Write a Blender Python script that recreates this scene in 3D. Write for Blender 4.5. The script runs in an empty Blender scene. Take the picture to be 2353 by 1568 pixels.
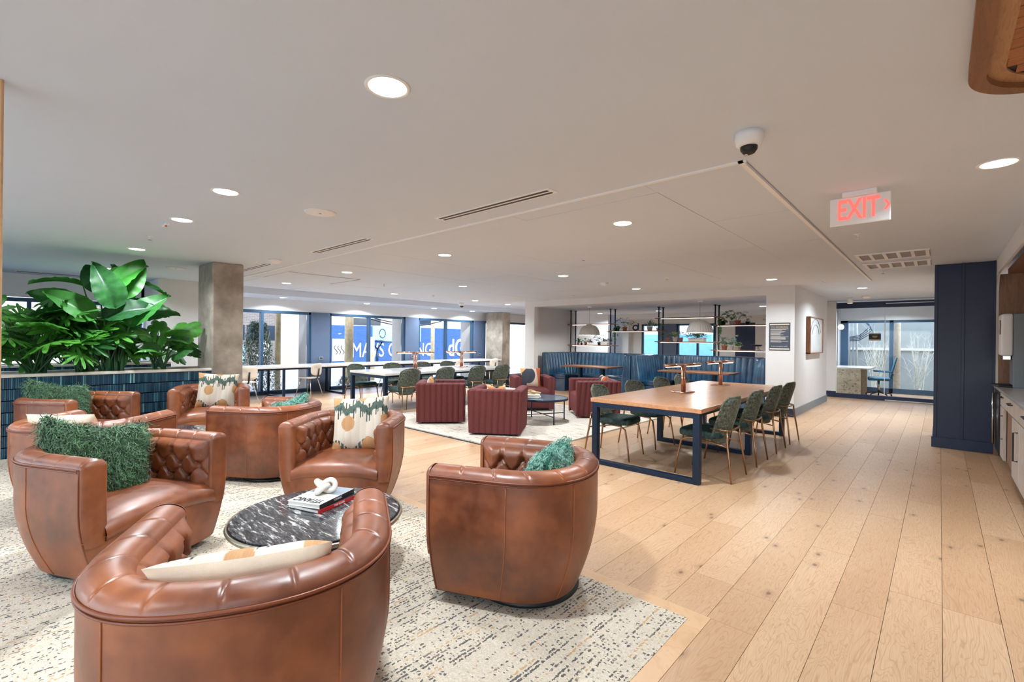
import bpy, math, random
import numpy as np
from mathutils import Vector, Matrix, Euler
rnd = random.Random(7)
SC = bpy.context.scene
COL = SC.collection
PI = math.pi

# ------------------------------------------------------------------ camera, world, sun, exposure
EYE = 1.40
TH = math.atan2(983.3, 1080.0); ROLL = math.atan2(23.2, 2169.5)
Fv = Vector((-math.sin(TH), math.cos(TH), 0)); Rv = Vector((math.cos(TH), math.sin(TH), 0)); Uv = Vector((0, 0, 1))
cd = bpy.data.cameras.new('camera'); cam = bpy.data.objects.new('camera', cd); COL.objects.link(cam)
cx_ = Rv * math.cos(ROLL) + Uv * math.sin(ROLL); cy_ = Uv * math.cos(ROLL) - Rv * math.sin(ROLL); cz_ = -Fv
m3 = Matrix((cx_, cy_, cz_)).transposed()
cam.matrix_world = Matrix.Translation((0, 0, EYE)) @ m3.to_4x4()
cd.sensor_width = 36; cd.lens = 36 * 1080.0 / 2353; cd.shift_y = -2.8 / 2353; cd.clip_start = 0.05; cd.clip_end = 300
SC.camera = cam
w = bpy.data.worlds.new('world'); SC.world = w; w.use_nodes = True
nt = w.node_tree; nt.nodes.clear()
sky = nt.nodes.new('ShaderNodeTexSky'); sky.sky_type = 'NISHITA'; sky.sun_disc = False
sky.sun_elevation = math.radians(58); sky.sun_rotation = math.radians(90); sky.air_density = 1.0; sky.dust_density = 1.5; sky.ozone_density = 2.0
bg = nt.nodes.new('ShaderNodeBackground'); bg.inputs['Strength'].default_value = 2.5
out = nt.nodes.new('ShaderNodeOutputWorld')
mxs = nt.nodes.new('ShaderNodeMix'); mxs.data_type = 'RGBA'; mxs.inputs[0].default_value = .5
mxs.inputs[7].default_value = (.80, .86, .95, 1)
nt.links.new(sky.outputs[0], mxs.inputs[6]); nt.links.new(mxs.outputs[2], bg.inputs['Color']); nt.links.new(bg.outputs[0], out.inputs['Surface'])
sd = bpy.data.lights.new('sun', 'SUN'); sd.energy = 2.6; sd.angle = math.radians(1.0); sd.color = (1.0, 0.93, 0.84)
sun = bpy.data.objects.new('sun', sd); COL.objects.link(sun)
sun.rotation_euler = Vector((-0.50, -0.02, -0.86)).to_track_quat('-Z', 'Y').to_euler()
SC.view_settings.view_transform = 'Standard'; SC.view_settings.look = 'None'
SC.view_settings.exposure = 0.0; SC.view_settings.gamma = 1.0; SC.view_settings.use_curve_mapping = False
DOWNLIGHT_W = 39.0
SC.cycles.max_bounces = 10; SC.cycles.diffuse_bounces = 6; SC.cycles.glossy_bounces = 4; SC.cycles.transmission_bounces = 6
SC.cycles.transparent_max_bounces = 10; SC.cycles.use_denoising = True; SC.cycles.sample_clamp_indirect = 6.0
SC.cycles.caustics_reflective = False; SC.cycles.caustics_refractive = False

# ------------------------------------------------------------------ materials
def srgb(r, g, b):
    def f(c):
        c /= 255.0
        return c / 12.92 if c <= 0.04045 else ((c + 0.055) / 1.055) ** 2.4
    return (f(r), f(g), f(b), 1.0)
class N:
    """tiny node builder"""
    def __init__(s, name):
        s.m = bpy.data.materials.new(name); s.m.use_nodes = True; s.t = s.m.node_tree
        s.b = s.t.nodes['Principled BSDF']
    def n(s, typ, **k):
        x = s.t.nodes.new(typ)
        for a, v in k.items():
            if a.startswith('i_'):
                key = a[2:]
                key = int(key) if key.isdigit() else key.replace('_', ' ')
                if hasattr(v, 'is_output'): s.t.links.new(v, x.inputs[key])
                else: x.inputs[key].default_value = v
            else: setattr(x, a, v)
        return x
    def link(s, a, b): s.t.links.new(a, b)
    def pos(s): return s.n('ShaderNodeNewGeometry').outputs['Position']
    def obj(s): return s.n('ShaderNodeTexCoord').outputs['Object']
    def mapv(s, v, scale=(1, 1, 1), rot=(0, 0, 0)):
        x = s.n('ShaderNodeMapping'); s.link(v, x.inputs['Vector']); x.inputs['Scale'].default_value = scale; x.inputs['Rotation'].default_value = rot
        return x.outputs[0]
    def noise(s, v, scale, detail=4, rough=.55, dist=0.0):
        x = s.n('ShaderNodeTexNoise'); s.link(v, x.inputs['Vector']); x.inputs['Scale'].default_value = scale; x.inputs['Detail'].default_value = detail
        x.inputs['Roughness'].default_value = rough; x.inputs['Distortion'].default_value = dist
        return x.outputs['Fac']
    def ramp(s, f, stops, interp='LINEAR'):
        x = s.n('ShaderNodeValToRGB'); s.link(f, x.inputs[0]); cr = x.color_ramp; cr.interpolation = interp
        while len(cr.elements) < len(stops): cr.elements.new(.5)
        for e, (p, c) in zip(cr.elements, stops): e.position = p; e.color = c
        return x.outputs[0]
    def math(s, op, a, b=None, c=None):
        x = s.n('ShaderNodeMath', operation=op)
        for i, v in enumerate((a, b, c)):
            if v is None: continue
            if hasattr(v, 'is_output'): s.link(v, x.inputs[i])
            else: x.inputs[i].default_value = v
        return x.outputs[0]
    def mix(s, f, a, b, mode='MIX'):
        x = s.n('ShaderNodeMix', data_type='RGBA', blend_type=mode)
        for k, v in (('Factor', f), ('A', a), ('B', b)):
            ii = [i for i in x.inputs if i.name == k and i.enabled][0]
            if hasattr(v, 'is_output'): s.link(v, ii)
            else: ii.default_value = v
        return [o for o in x.outputs if o.enabled][0]
    def col(s, c):
        if hasattr(c, 'is_output'): s.link(c, s.b.inputs['Base Color'])
        else: s.b.inputs['Base Color'].default_value = c
        return s
    def set(s, **k):
        for a, v in k.items():
            i = s.b.inputs[a.replace('_', ' ')]
            if hasattr(v, 'is_output'): s.link(v, i)
            else: i.default_value = v
        return s
    def bump(s, h, strength=.3, dist=.01):
        x = s.n('ShaderNodeBump'); s.link(h, x.inputs['Height']); x.inputs['Strength'].default_value = strength; x.inputs['Distance'].default_value = dist
        s.link(x.outputs[0], s.b.inputs['Normal']); return s
def rgba(c, k): return (min(1, c[0] * k), min(1, c[1] * k), min(1, c[2] * k), 1)
def simple(name, c, rough=.5, metal=0.0, var=.12, scale=6.0, bump=0.0, bscale=200., **k):
    x = N(name); f = x.noise(x.obj(), scale, 3)
    x.col(x.ramp(f, [(.3, rgba(c, 1 - var)), (.7, rgba(c, 1 + var))])); x.set(Roughness=rough, Metallic=metal, **k)
    if bump: x.bump(x.noise(x.obj(), bscale, 2), bump, .002)
    return x.m
M = {}
M['paint'] = simple('wall_paint', srgb(222, 224, 226), .75, var=.015, scale=2, bump=.05, bscale=90)
M['ceil'] = simple('ceiling_paint', srgb(212, 224, 240), .85, var=.01, scale=1.5, bump=.04, bscale=60)
M['white'] = simple('white_enamel', srgb(240, 243, 246), .6, var=.01)
M['navy'] = simple('navy_panel_paint', srgb(22, 38, 74), .42, var=.06, scale=3, bump=.12, bscale=260)
M['basegrey'] = simple('grey_baseboard_paint', srgb(120, 130, 140), .45, var=.02)
M['basenavy'] = simple('navy_baseboard_paint', srgb(30, 42, 66), .45, var=.03)
M['frameblue'] = simple('slate_blue_window_frame', srgb(46, 78, 106), .38, metal=.2, var=.04)
M['pier'] = simple('slate_grey_pier_paint', srgb(84, 100, 126), .6, var=.03)
M['steel'] = simple('blue_black_powder_steel', srgb(26, 46, 70), .38, metal=.5, var=.05)
M['black'] = simple('matte_black', srgb(20, 21, 24), .45, var=.1)
M['brass'] = simple('brushed_brass', srgb(168, 128, 98), .3, metal=1.0, var=.08, scale=20)
M['copper'] = simple('copper_tube', srgb(214, 168, 144), .2, metal=1.0, var=.06)
M['chrome'] = simple('satin_chrome', srgb(200, 200, 200), .22, metal=1.0, var=.03)
M['pewter'] = simple('pewter_rim', srgb(150, 140, 122), .32, metal=.9, var=.05)
M['creamplastic'] = simple('cream_shell', srgb(222, 214, 202), .4, var=.02)
M['cream'] = simple('cream_linen', srgb(226, 208, 184), .9, var=.05, scale=30, bump=.3, bscale=400)
M['redcloth'] = simple('rust_fabric', srgb(196, 90, 60), .9, var=.08, bump=.2)
M['charcoal'] = simple('charcoal_fabric', srgb(56, 58, 66), .9, var=.1, scale=30, bump=.2)
M['orange'] = simple('ochre_fabric', srgb(224, 150, 84), .9, var=.08, bump=.2)
M['knot'] = simple('white_marble_knot', srgb(228, 222, 214), .4, var=.08, scale=14)
M['terracotta'] = simple('terracotta', srgb(190, 116, 88), .8, var=.1)
M['potwhite'] = simple('white_ceramic', srgb(232, 228, 222), .35, var=.03)
M['potblue'] = simple('navy_glazed_pot', srgb(34, 62, 84), .25, var=.1)
M['soil'] = simple('bark_soil', srgb(96, 84, 76), .95, var=.4, scale=60, bump=.8, bscale=60)
M['rimstone'] = simple('pale_quartz_rim', srgb(214, 206, 196), .3, var=.04)
M['quartz'] = simple('white_quartz_top', srgb(222, 218, 214), .14, var=.04, scale=8)
M['ground'] = simple('street_asphalt', srgb(132, 130, 126), .9, var=.08, scale=3)
M['greywall'] = simple('grey_rendered_wall', srgb(146, 146, 134), .8, var=.05)
M['grille'] = simple('grille_shadow', srgb(158, 158, 164), .8, var=.05)
M['paper'] = simple('page_block', srgb(232, 228, 220), .8, var=.03)
M['bark'] = simple('pale_bark', srgb(178, 160, 136), .9, var=.2, scale=12)
M['pole'] = simple('weathered_pole', srgb(206, 182, 140), .85, var=.2, scale=9)
M['twig'] = simple('twig_bark', srgb(214, 208, 190), .9, var=.15, scale=12)
def emit(name, c, s):
    x = N(name); x.set(Emission_Color=c, Emission_Strength=s); x.col(c); return x.m
M['lens'] = emit('lit_lens', (1.0, .93, .84, 1), 14.0)
M['exitred'] = emit('lit_exit_red', (1.0, .13, .11, 1), 1.15)
M['globe'] = emit('lit_globe', (1.0, .90, .78, 1), 5.0)
M['strip'] = emit('lit_strip', (1.0, .86, .70, 1), 5.0)

def m_leather():
    x = N('cognac_leather'); p = x.obj()
    oi = x.n('ShaderNodeObjectInfo').outputs['Random']
    f = x.noise(p, 2.6, 4, .55); g = x.noise(p, 16, 3, .5)
    c = x.ramp(f, [(.25, srgb(70, 34, 20)), (.5, srgb(120, 62, 32)), (.76, srgb(166, 92, 44))])
    c = x.mix(.12, c, x.ramp(g, [(.35, srgb(84, 42, 28)), (.65, srgb(184, 112, 66))]))
    x.col(c); x.set(Roughness=x.ramp(g, [(.3, (.34, .34, .34, 1)), (.7, (.50, .50, .50, 1))]))
    x.b.inputs['Specular IOR Level'].default_value = .75
    h = x.math('ADD', x.math('MULTIPLY', x.noise(p, 90, 2, .5), .5), x.math('MULTIPLY', x.noise(p, 9, 2), 1.6)); x.bump(h, .16, .004); return x.m
M['leather'] = m_leather()
M['seam'] = simple('leather_stitching', srgb(150, 88, 50), .6, var=.1)
M['seamdark'] = simple('leather_piping', srgb(118, 60, 32), .38, var=.1)
def m_plank():
    x = N('oak_plank'); p = x.pos(); oi = x.n('ShaderNodeObjectInfo').outputs['Random']
    off = x.n('ShaderNodeCombineXYZ', i_X=x.math('MULTIPLY', oi, 37.0), i_Y=x.math('MULTIPLY', oi, 91.0), i_Z=0.0).outputs[0]
    v = x.n('ShaderNodeVectorMath', operation='ADD'); x.link(p, v.inputs[0]); x.link(off, v.inputs[1]); v = v.outputs[0]
    big = x.noise(x.mapv(v, (5, .9, 1)), 1.6, 3, .5, .6)
    rings = x.math('FRACT', x.math('MULTIPLY', big, 22.0))
    fine = x.noise(x.mapv(v, (60, 2.5, 1)), 3.0, 4, .6)
    tone = x.noise(x.mapv(v, (2.2, .6, 1)), 1.0, 2)
    base = x.ramp(x.math('ADD', x.math('ADD', x.math('MULTIPLY', oi, .34), .12), x.math('MULTIPLY', tone, .54)), [(.12, srgb(176, 138, 104)), (.5, srgb(200, 164, 128)), (.85, srgb(214, 182, 148))])
    base = x.mix(x.ramp(rings, [(0, (0, 0, 0, 1)), (.12, (.5, .5, .5, 1)), (.34, (0, 0, 0, 1))]), base, srgb(168, 120, 80))
    base = x.mix(x.ramp(fine, [(.42, (0, 0, 0, 1)), (.75, (.5, .5, .5, 1))]), base, srgb(172, 128, 92))
    vo = x.n('ShaderNodeTexVoronoi', voronoi_dimensions='2D'); x.link(x.mapv(v, (1.9, 1.15, 1)), vo.inputs['Vector']); vo.inputs['Scale'].default_value = 1.25
    base = x.mix(x.ramp(vo.outputs['Distance'], [(0, (.9, .9, .9, 1)), (.018, (.7, .7, .7, 1)), (.035, (.22, .22, .22, 1)), (.1, (0, 0, 0, 1))]), base, srgb(96, 62, 42))
    x.col(base); x.set(Roughness=x.ramp(fine, [(.3, (.34, .34, .34, 1)), (.8, (.48, .48, .48, 1))])); x.bump(fine, .06, .002); return x.m
M['plank'] = m_plank()
def m_wood(name, a, b, c, sc=(2, 18, 18), rough=.4):
    x = N(name); v = x.mapv(x.obj(), sc); f = x.noise(v, 1.4, 4, .6, .8)
    r = x.math('FRACT', x.math('MULTIPLY', f, 7.0))
    x.col(x.mix(x.ramp(r, [(0, (.5, .5, .5, 1)), (.4, (0, 0, 0, 1))]), x.ramp(f, [(.3, a), (.7, b)]), c)); x.set(Roughness=rough); return x.m
M['oaktop'] = m_wood('oak_table_top', srgb(182, 130, 92), srgb(206, 156, 118), srgb(150, 98, 62), (14, 1.6, 14), .28)
M['oaktrim'] = m_wood('pale_oak_trim', srgb(204, 164, 122), srgb(214, 176, 136), srgb(190, 150, 110), (3, 3, 3), .42)
M['walnut'] = m_wood('walnut_board', srgb(104, 66, 44), srgb(138, 92, 62), srgb(72, 44, 30), (2, 20, 20), .4)
M['oakdark'] = m_wood('oiled_oak', srgb(130, 80, 46), srgb(160, 104, 64), srgb(96, 56, 32), (9, 9, 1.2), .42)
M['oakdarky'] = m_wood('oiled_oak_slat', srgb(150, 92, 48), srgb(176, 114, 64), srgb(112, 64, 34), (1.2, 12, 9), .42)
M['coffer'] = m_wood('coffer_oak', srgb(124, 84, 54), srgb(146, 102, 68), srgb(100, 66, 40), (14, 1.6, 9), .45)
M['coffer2'] = m_wood('coffer_oak_light', srgb(166, 124, 86), srgb(184, 142, 102), srgb(140, 102, 70), (14, 1.6, 9), .45)
M['niche'] = m_wood('niche_oak_veneer', srgb(138, 102, 80), srgb(160, 122, 98), srgb(110, 78, 60), (9, 9, 1.2), .5)
M['cabwood'] = m_wood('washed_oak_front', srgb(196, 186, 178), srgb(214, 206, 200), srgb(170, 158, 148), (12, 12, 1), .5)
M['burl'] = N('granite_desk_side'); _x = M['burl']; _x.col(_x.mix(_x.ramp(_x.noise(_x.obj(), 22, 5, .7), [(.56, (0, 0, 0, 1)), (.64, (1, 1, 1, 1))]), _x.ramp(_x.noise(_x.obj(), 5, 3), [(.3, srgb(176, 164, 138)), (.7, srgb(214, 204, 182))]), srgb(92, 74, 56))); M['burl'] = _x.m
def m_carpet():
    x = N('flecked_carpet'); p = x.pos(); s = x.n('ShaderNodeSeparateXYZ'); x.link(p, s.inputs[0])
    wob = x.math('ADD', x.math('MULTIPLY', x.math('SUBTRACT', x.noise(p, 1.8, 2), .5), .05), x.math('MULTIPLY', x.math('SUBTRACT', x.noise(p, 75, 1), .5), .018))
    X = x.math('DIVIDE', x.math('ADD', s.outputs[0], wob), .019)
    row = x.math('FLOOR', X); fr = x.math('FRACT', X)
    cmb = x.n('ShaderNodeCombineXYZ', i_X=x.math('MULTIPLY', row, 3.7), i_Y=x.math('MULTIPLY', x.math('ADD', s.outputs[1], x.math('MULTIPLY', x.noise(p, 95, 1), .016)), 56.0), i_Z=0.0).outputs[0]
    dash = x.noise(cmb, 1.0, 1)
    cmb2 = x.n('ShaderNodeCombineXYZ', i_X=x.math('MULTIPLY', row, .9), i_Y=x.math('MULTIPLY', s.outputs[1], 1.1), i_Z=4.0).outputs[0]
    patch = x.noise(cmb2, 1.0, 2)
    thr = x.math('SUBTRACT', .98, x.math('MULTIPLY', patch, .84))
    on = x.math('GREATER_THAN', dash, thr)
    band = x.math('MULTIPLY', x.math('GREATER_THAN', fr, .18), x.math('LESS_THAN', x.math('ADD', fr, x.math('MULTIPLY', x.noise(p, 90, 1), .5)), .95))
    mask = x.math('MULTIPLY', x.math('MULTIPLY', on, band), .86)
    cmb3 = x.n('ShaderNodeCombineXYZ', i_X=x.math('MULTIPLY', row, .61), i_Y=x.math('MULTIPLY', s.outputs[1], 3.0), i_Z=9.0).outputs[0]
    hue = x.ramp(x.noise(cmb3, 1.3, 1), [(0, srgb(54, 56, 64)), (.46, srgb(66, 60, 58)), (.53, srgb(120, 104, 92)), (.60, srgb(198, 156, 104))], 'CONSTANT')
    base = x.ramp(x.noise(p, 140, 3, .7), [(.3, srgb(192, 180, 160)), (.7, srgb(234, 222, 202))])
    x.col(x.mix(mask, base, hue)); x.set(Roughness=.95)
    h = x.math('ADD', x.noise(p, 260, 2), x.math('MULTIPLY', mask, -.4)); x.bump(h, .9, .006); return x.m
M['carpet'] = m_carpet()
def m_rug():
    x = N('cream_rug'); p = x.pos()
    f = x.noise(x.mapv(p, (1.2, 9, 1), (0, 0, .5)), 3.2, 3, .6)
    base = x.ramp(x.noise(p, 60, 3), [(.3, srgb(204, 192, 176)), (.7, srgb(236, 226, 212))])
    x.col(x.mix(x.ramp(f, [(.58, (0, 0, 0, 1)), (.64, (.8, .8, .8, 1))]), base, srgb(110, 96, 86))); x.set(Roughness=.95); x.bump(x.noise(p, 150, 2), .8, .008); return x.m
M['rug'] = m_rug()
def m_marble():
    x = N('black_streaked_marble'); v = x.mapv(x.obj(), (3.0, 17, 4), (0, 0, .35))
    f = x.noise(v, 2.3, 6, .62, .7); g = x.noise(v, 9, 4, .6)
    c = x.ramp(f, [(.44, srgb(26, 28, 34)), (.56, srgb(58, 62, 70)), (.605, srgb(176, 172, 166)), (.68, srgb(222, 218, 210))])
    x.col(x.mix(.25, c, x.ramp(g, [(.4, srgb(30, 30, 36)), (.62, srgb(150, 146, 142))]))); x.set(Roughness=.08); return x.m
M['marble'] = m_marble()
def m_concrete():
    x = N('board_formed_concrete'); p = x.obj()
    c = x.ramp(x.noise(p, 2.6, 6, .62), [(.3, srgb(118, 108, 98)), (.5, srgb(152, 142, 130)), (.72, srgb(184, 174, 162))])
    vo = x.n('ShaderNodeTexVoronoi'); x.link(p, vo.inputs['Vector']); vo.inputs['Scale'].default_value = 14
    c = x.mix(x.ramp(vo.outputs['Distance'], [(0, (.6, .6, .6, 1)), (.09, (0, 0, 0, 1))]), c, srgb(96, 86, 78))
    x.col(c); x.set(Roughness=.7); x.bump(x.noise(p, 30, 5, .65), .35, .01); return x.m
M['concrete'] = m_concrete()
def m_tile():
    x = N('teal_glazed_stick_tile'); at = x.n('ShaderNodeAttribute', attribute_name='tone').outputs['Fac']
    x.col(x.ramp(at, [(0, srgb(22, 42, 60)), (.5, srgb(40, 76, 98)), (.85, srgb(66, 116, 132)), (1, srgb(120, 168, 172))])); x.set(Roughness=.16)
    x.bump(x.noise(x.pos(), 40, 2), .15, .004); return x.m
M['tile'] = m_tile()
M['grout'] = simple('dark_grout', srgb(24, 32, 42), .9, var=.1)
def m_velvet(name, a, b, c, sc=26):
    x = N(name); f = x.noise(x.obj(), sc, 5, .7, .4)
    x.col(x.ramp(f, [(.36, a), (.5, b), (.66, c)])); x.set(Roughness=.75, Sheen_Weight=.55, Sheen_Roughness=.35)
    x.b.inputs['Sheen Tint'].default_value = rgba(c, 1.6); x.bump(x.noise(x.obj(), 120, 2), .3, .003); return x.m
M['velvet'] = m_velvet('mottled_green_velvet', srgb(40, 50, 46), srgb(78, 86, 76), srgb(130, 132, 114), 48)
M['velvetseat'] = m_velvet('dark_green_velvet_seat', srgb(18, 38, 42), srgb(34, 58, 58), srgb(66, 88, 80))
M['burg'] = m_velvet('burgundy_velvet', srgb(84, 32, 34), srgb(96, 38, 38), srgb(108, 44, 42), 90)
def m_blueleather():
    x = N('peacock_leather'); f = x.noise(x.obj(), 4, 4)
    x.col(x.ramp(f, [(.3, srgb(16, 54, 86)), (.7, srgb(28, 82, 116))])); x.set(Roughness=.22, Specular_IOR_Level=1.0); x.bump(x.noise(x.obj(), 12, 3), .1, .01); return x.m
M['blueleather'] = m_blueleather()
def m_leaf(name, a, b, tr=.25):
    x = N(name); f = x.noise(x.obj(), 9, 3); oi = x.n('ShaderNodeObjectInfo').outputs['Random']
    c = x.ramp(x.math('ADD', x.math('MULTIPLY', f, .5), x.math('MULTIPLY', oi, .5)), [(.2, a), (.8, b)])
    x.col(c); x.set(Roughness=.42)
    sp = x.n('ShaderNodeSeparateXYZ'); x.link(x.obj(), sp.inputs[0]); vv = x.math('SINE', x.math('MULTIPLY', x.math('SUBTRACT', sp.outputs[1], x.math('MULTIPLY', x.math('ABSOLUTE', sp.outputs[0]), .6)), 230.0)); x.bump(vv, .10, .003)
    t = x.n('ShaderNodeBsdfTranslucent'); x.link(x.mix(.5, c, b), t.inputs[0])
    mx = x.n('ShaderNodeMixShader'); mx.inputs[0].default_value = tr; x.link(x.b.outputs[0], mx.inputs[1]); x.link(t.outputs[0], mx.inputs[2])
    x.link(mx.outputs[0], x.t.nodes['Material Output'].inputs['Surface']); return x.m
M['leafbop'] = m_leaf('paddle_leaf_green', srgb(14, 58, 32), srgb(64, 138, 52), .35)
M['leafphil'] = m_leaf('lobed_leaf_green', srgb(20, 72, 36), srgb(92, 168, 60), .35)
M['leafpot'] = m_leaf('potted_leaf_green', srgb(38, 92, 60), srgb(98, 148, 84))
M['leafgrey'] = m_leaf('grey_green_leaf', srgb(70, 110, 104), srgb(120, 156, 136))
M['leafyel'] = m_leaf('yellow_green_leaf', srgb(120, 150, 60), srgb(176, 200, 104))
M['leafshrub'] = m_leaf('shrub_leaf', srgb(52, 70, 48), srgb(140, 150, 116))
M['stem'] = simple('plant_stem', srgb(54, 100, 62), .5, var=.2)
def m_fur(name, a, b):
    x = N(name); at = x.n('ShaderNodeAttribute', attribute_name='tone').outputs['Fac']
    x.col(x.ramp(at, [(0, a), (1, b)])); x.set(Roughness=.6, Sheen_Weight=.3); return x.m
M['fur'] = m_fur('green_fur', srgb(14, 52, 38), srgb(92, 140, 92))
M['furteal'] = m_fur('teal_fur', srgb(60, 128, 112), srgb(150, 204, 186))
def m_attr(name, rough=.85):
    x = N(name); x.col(x.n('ShaderNodeVertexColor', layer_name='Col').outputs[0]); x.set(Roughness=rough); x.bump(x.noise(x.obj(), 220, 2), .5, .003); return x.m
M['ikat'] = m_attr('ikat_weave')
def m_glass():
    x = N('clear_glazing'); g = x.n('ShaderNodeBsdfGlossy'); g.inputs['Roughness'].default_value = .02
    t = x.n('ShaderNodeBsdfTransparent'); t.inputs[0].default_value = (.96, .98, .99, 1)
    fr = x.n('ShaderNodeFresnel'); fr.inputs[0].default_value = 1.25
    mx = x.n('ShaderNodeMixShader'); x.link(fr.outputs[0], mx.inputs[0]); x.link(t.outputs[0], mx.inputs[1]); x.link(g.outputs[0], mx.inputs[2])
    x.link(mx.outputs[0], x.t.nodes['Material Output'].inputs['Surface']); return x.m
M['glass'] = m_glass()
def m_brick(name, a, b, mortar, sc=1.0):
    x = N(name); br = x.n('ShaderNodeTexBrick'); v = x.pos(); s = x.n('ShaderNodeSeparateXYZ'); x.link(v, s.inputs[0])
    cc = x.n('ShaderNodeCombineXYZ', i_X=x.math('ADD', s.outputs[1], s.outputs[0]), i_Y=s.outputs[2], i_Z=0.0).outputs[0]; x.link(cc, br.inputs['Vector'])
    br.inputs['Scale'].default_value = sc; br.inputs['Brick Width'].default_value = .24; br.inputs['Row Height'].default_value = .08; br.inputs['Mortar Size'].default_value = .008
    br.inputs['Color1'].default_value = a; br.inputs['Color2'].default_value = b; br.inputs['Mortar'].default_value = mortar
    x.col(br.outputs['Color']); x.set(Roughness=.9); return x.m
M['bluebrick'] = m_brick('blue_painted_brick', srgb(42, 74, 118), srgb(50, 84, 128), srgb(36, 64, 104))
M['brownbrick'] = m_brick('brown_brick', srgb(92, 84, 78), srgb(106, 96, 88), srgb(124, 116, 108))
M['tanbrick'] = m_brick('tan_brick', srgb(168, 138, 116), srgb(180, 150, 128), srgb(190, 168, 148))
M['stucco'] = simple('pale_stucco', srgb(206, 192, 178), .9, var=.03)
M['darkglass'] = simple('dark_window', srgb(36, 44, 54), .15, var=.1)
M['tealglass'] = simple('pale_teal_panel', srgb(132, 188, 204), .3, var=.08)
M['textwhite'] = simple('white_lettering', srgb(240, 240, 240), .6, var=.01)
M['textblack'] = simple('black_lettering', srgb(22, 22, 24), .6, var=.01)
M['bookred'] = simple('red_cover', srgb(176, 30, 34), .4, var=.05)
M['bookblack'] = simple('black_cover', srgb(30, 30, 34), .4, var=.05)
M['bookwhite'] = simple('white_cover', srgb(226, 222, 214), .35, var=.04)
M['bookgrey'] = simple('slate_cover', srgb(120, 134, 148), .35, var=.04)
M['signslate'] = simple('slate_sign_board', srgb(66, 76, 90), .5, var=.03)
M['gold'] = simple('gold_print', srgb(214, 190, 130), .5, var=.02)
M['felt'] = simple('grey_felt_shade', srgb(190, 188, 184), .9, var=.05, scale=20, bump=.3)
M['mirror'] = simple('pale_print', srgb(226, 228, 226), .12, var=.05, scale=2)
M['smokedtop'] = simple('smoked_glass_top', srgb(86, 104, 116), .06, var=.02)
M['vinyl'] = simple('teal_mesh', srgb(36, 92, 120), .6, var=.05)

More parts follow.
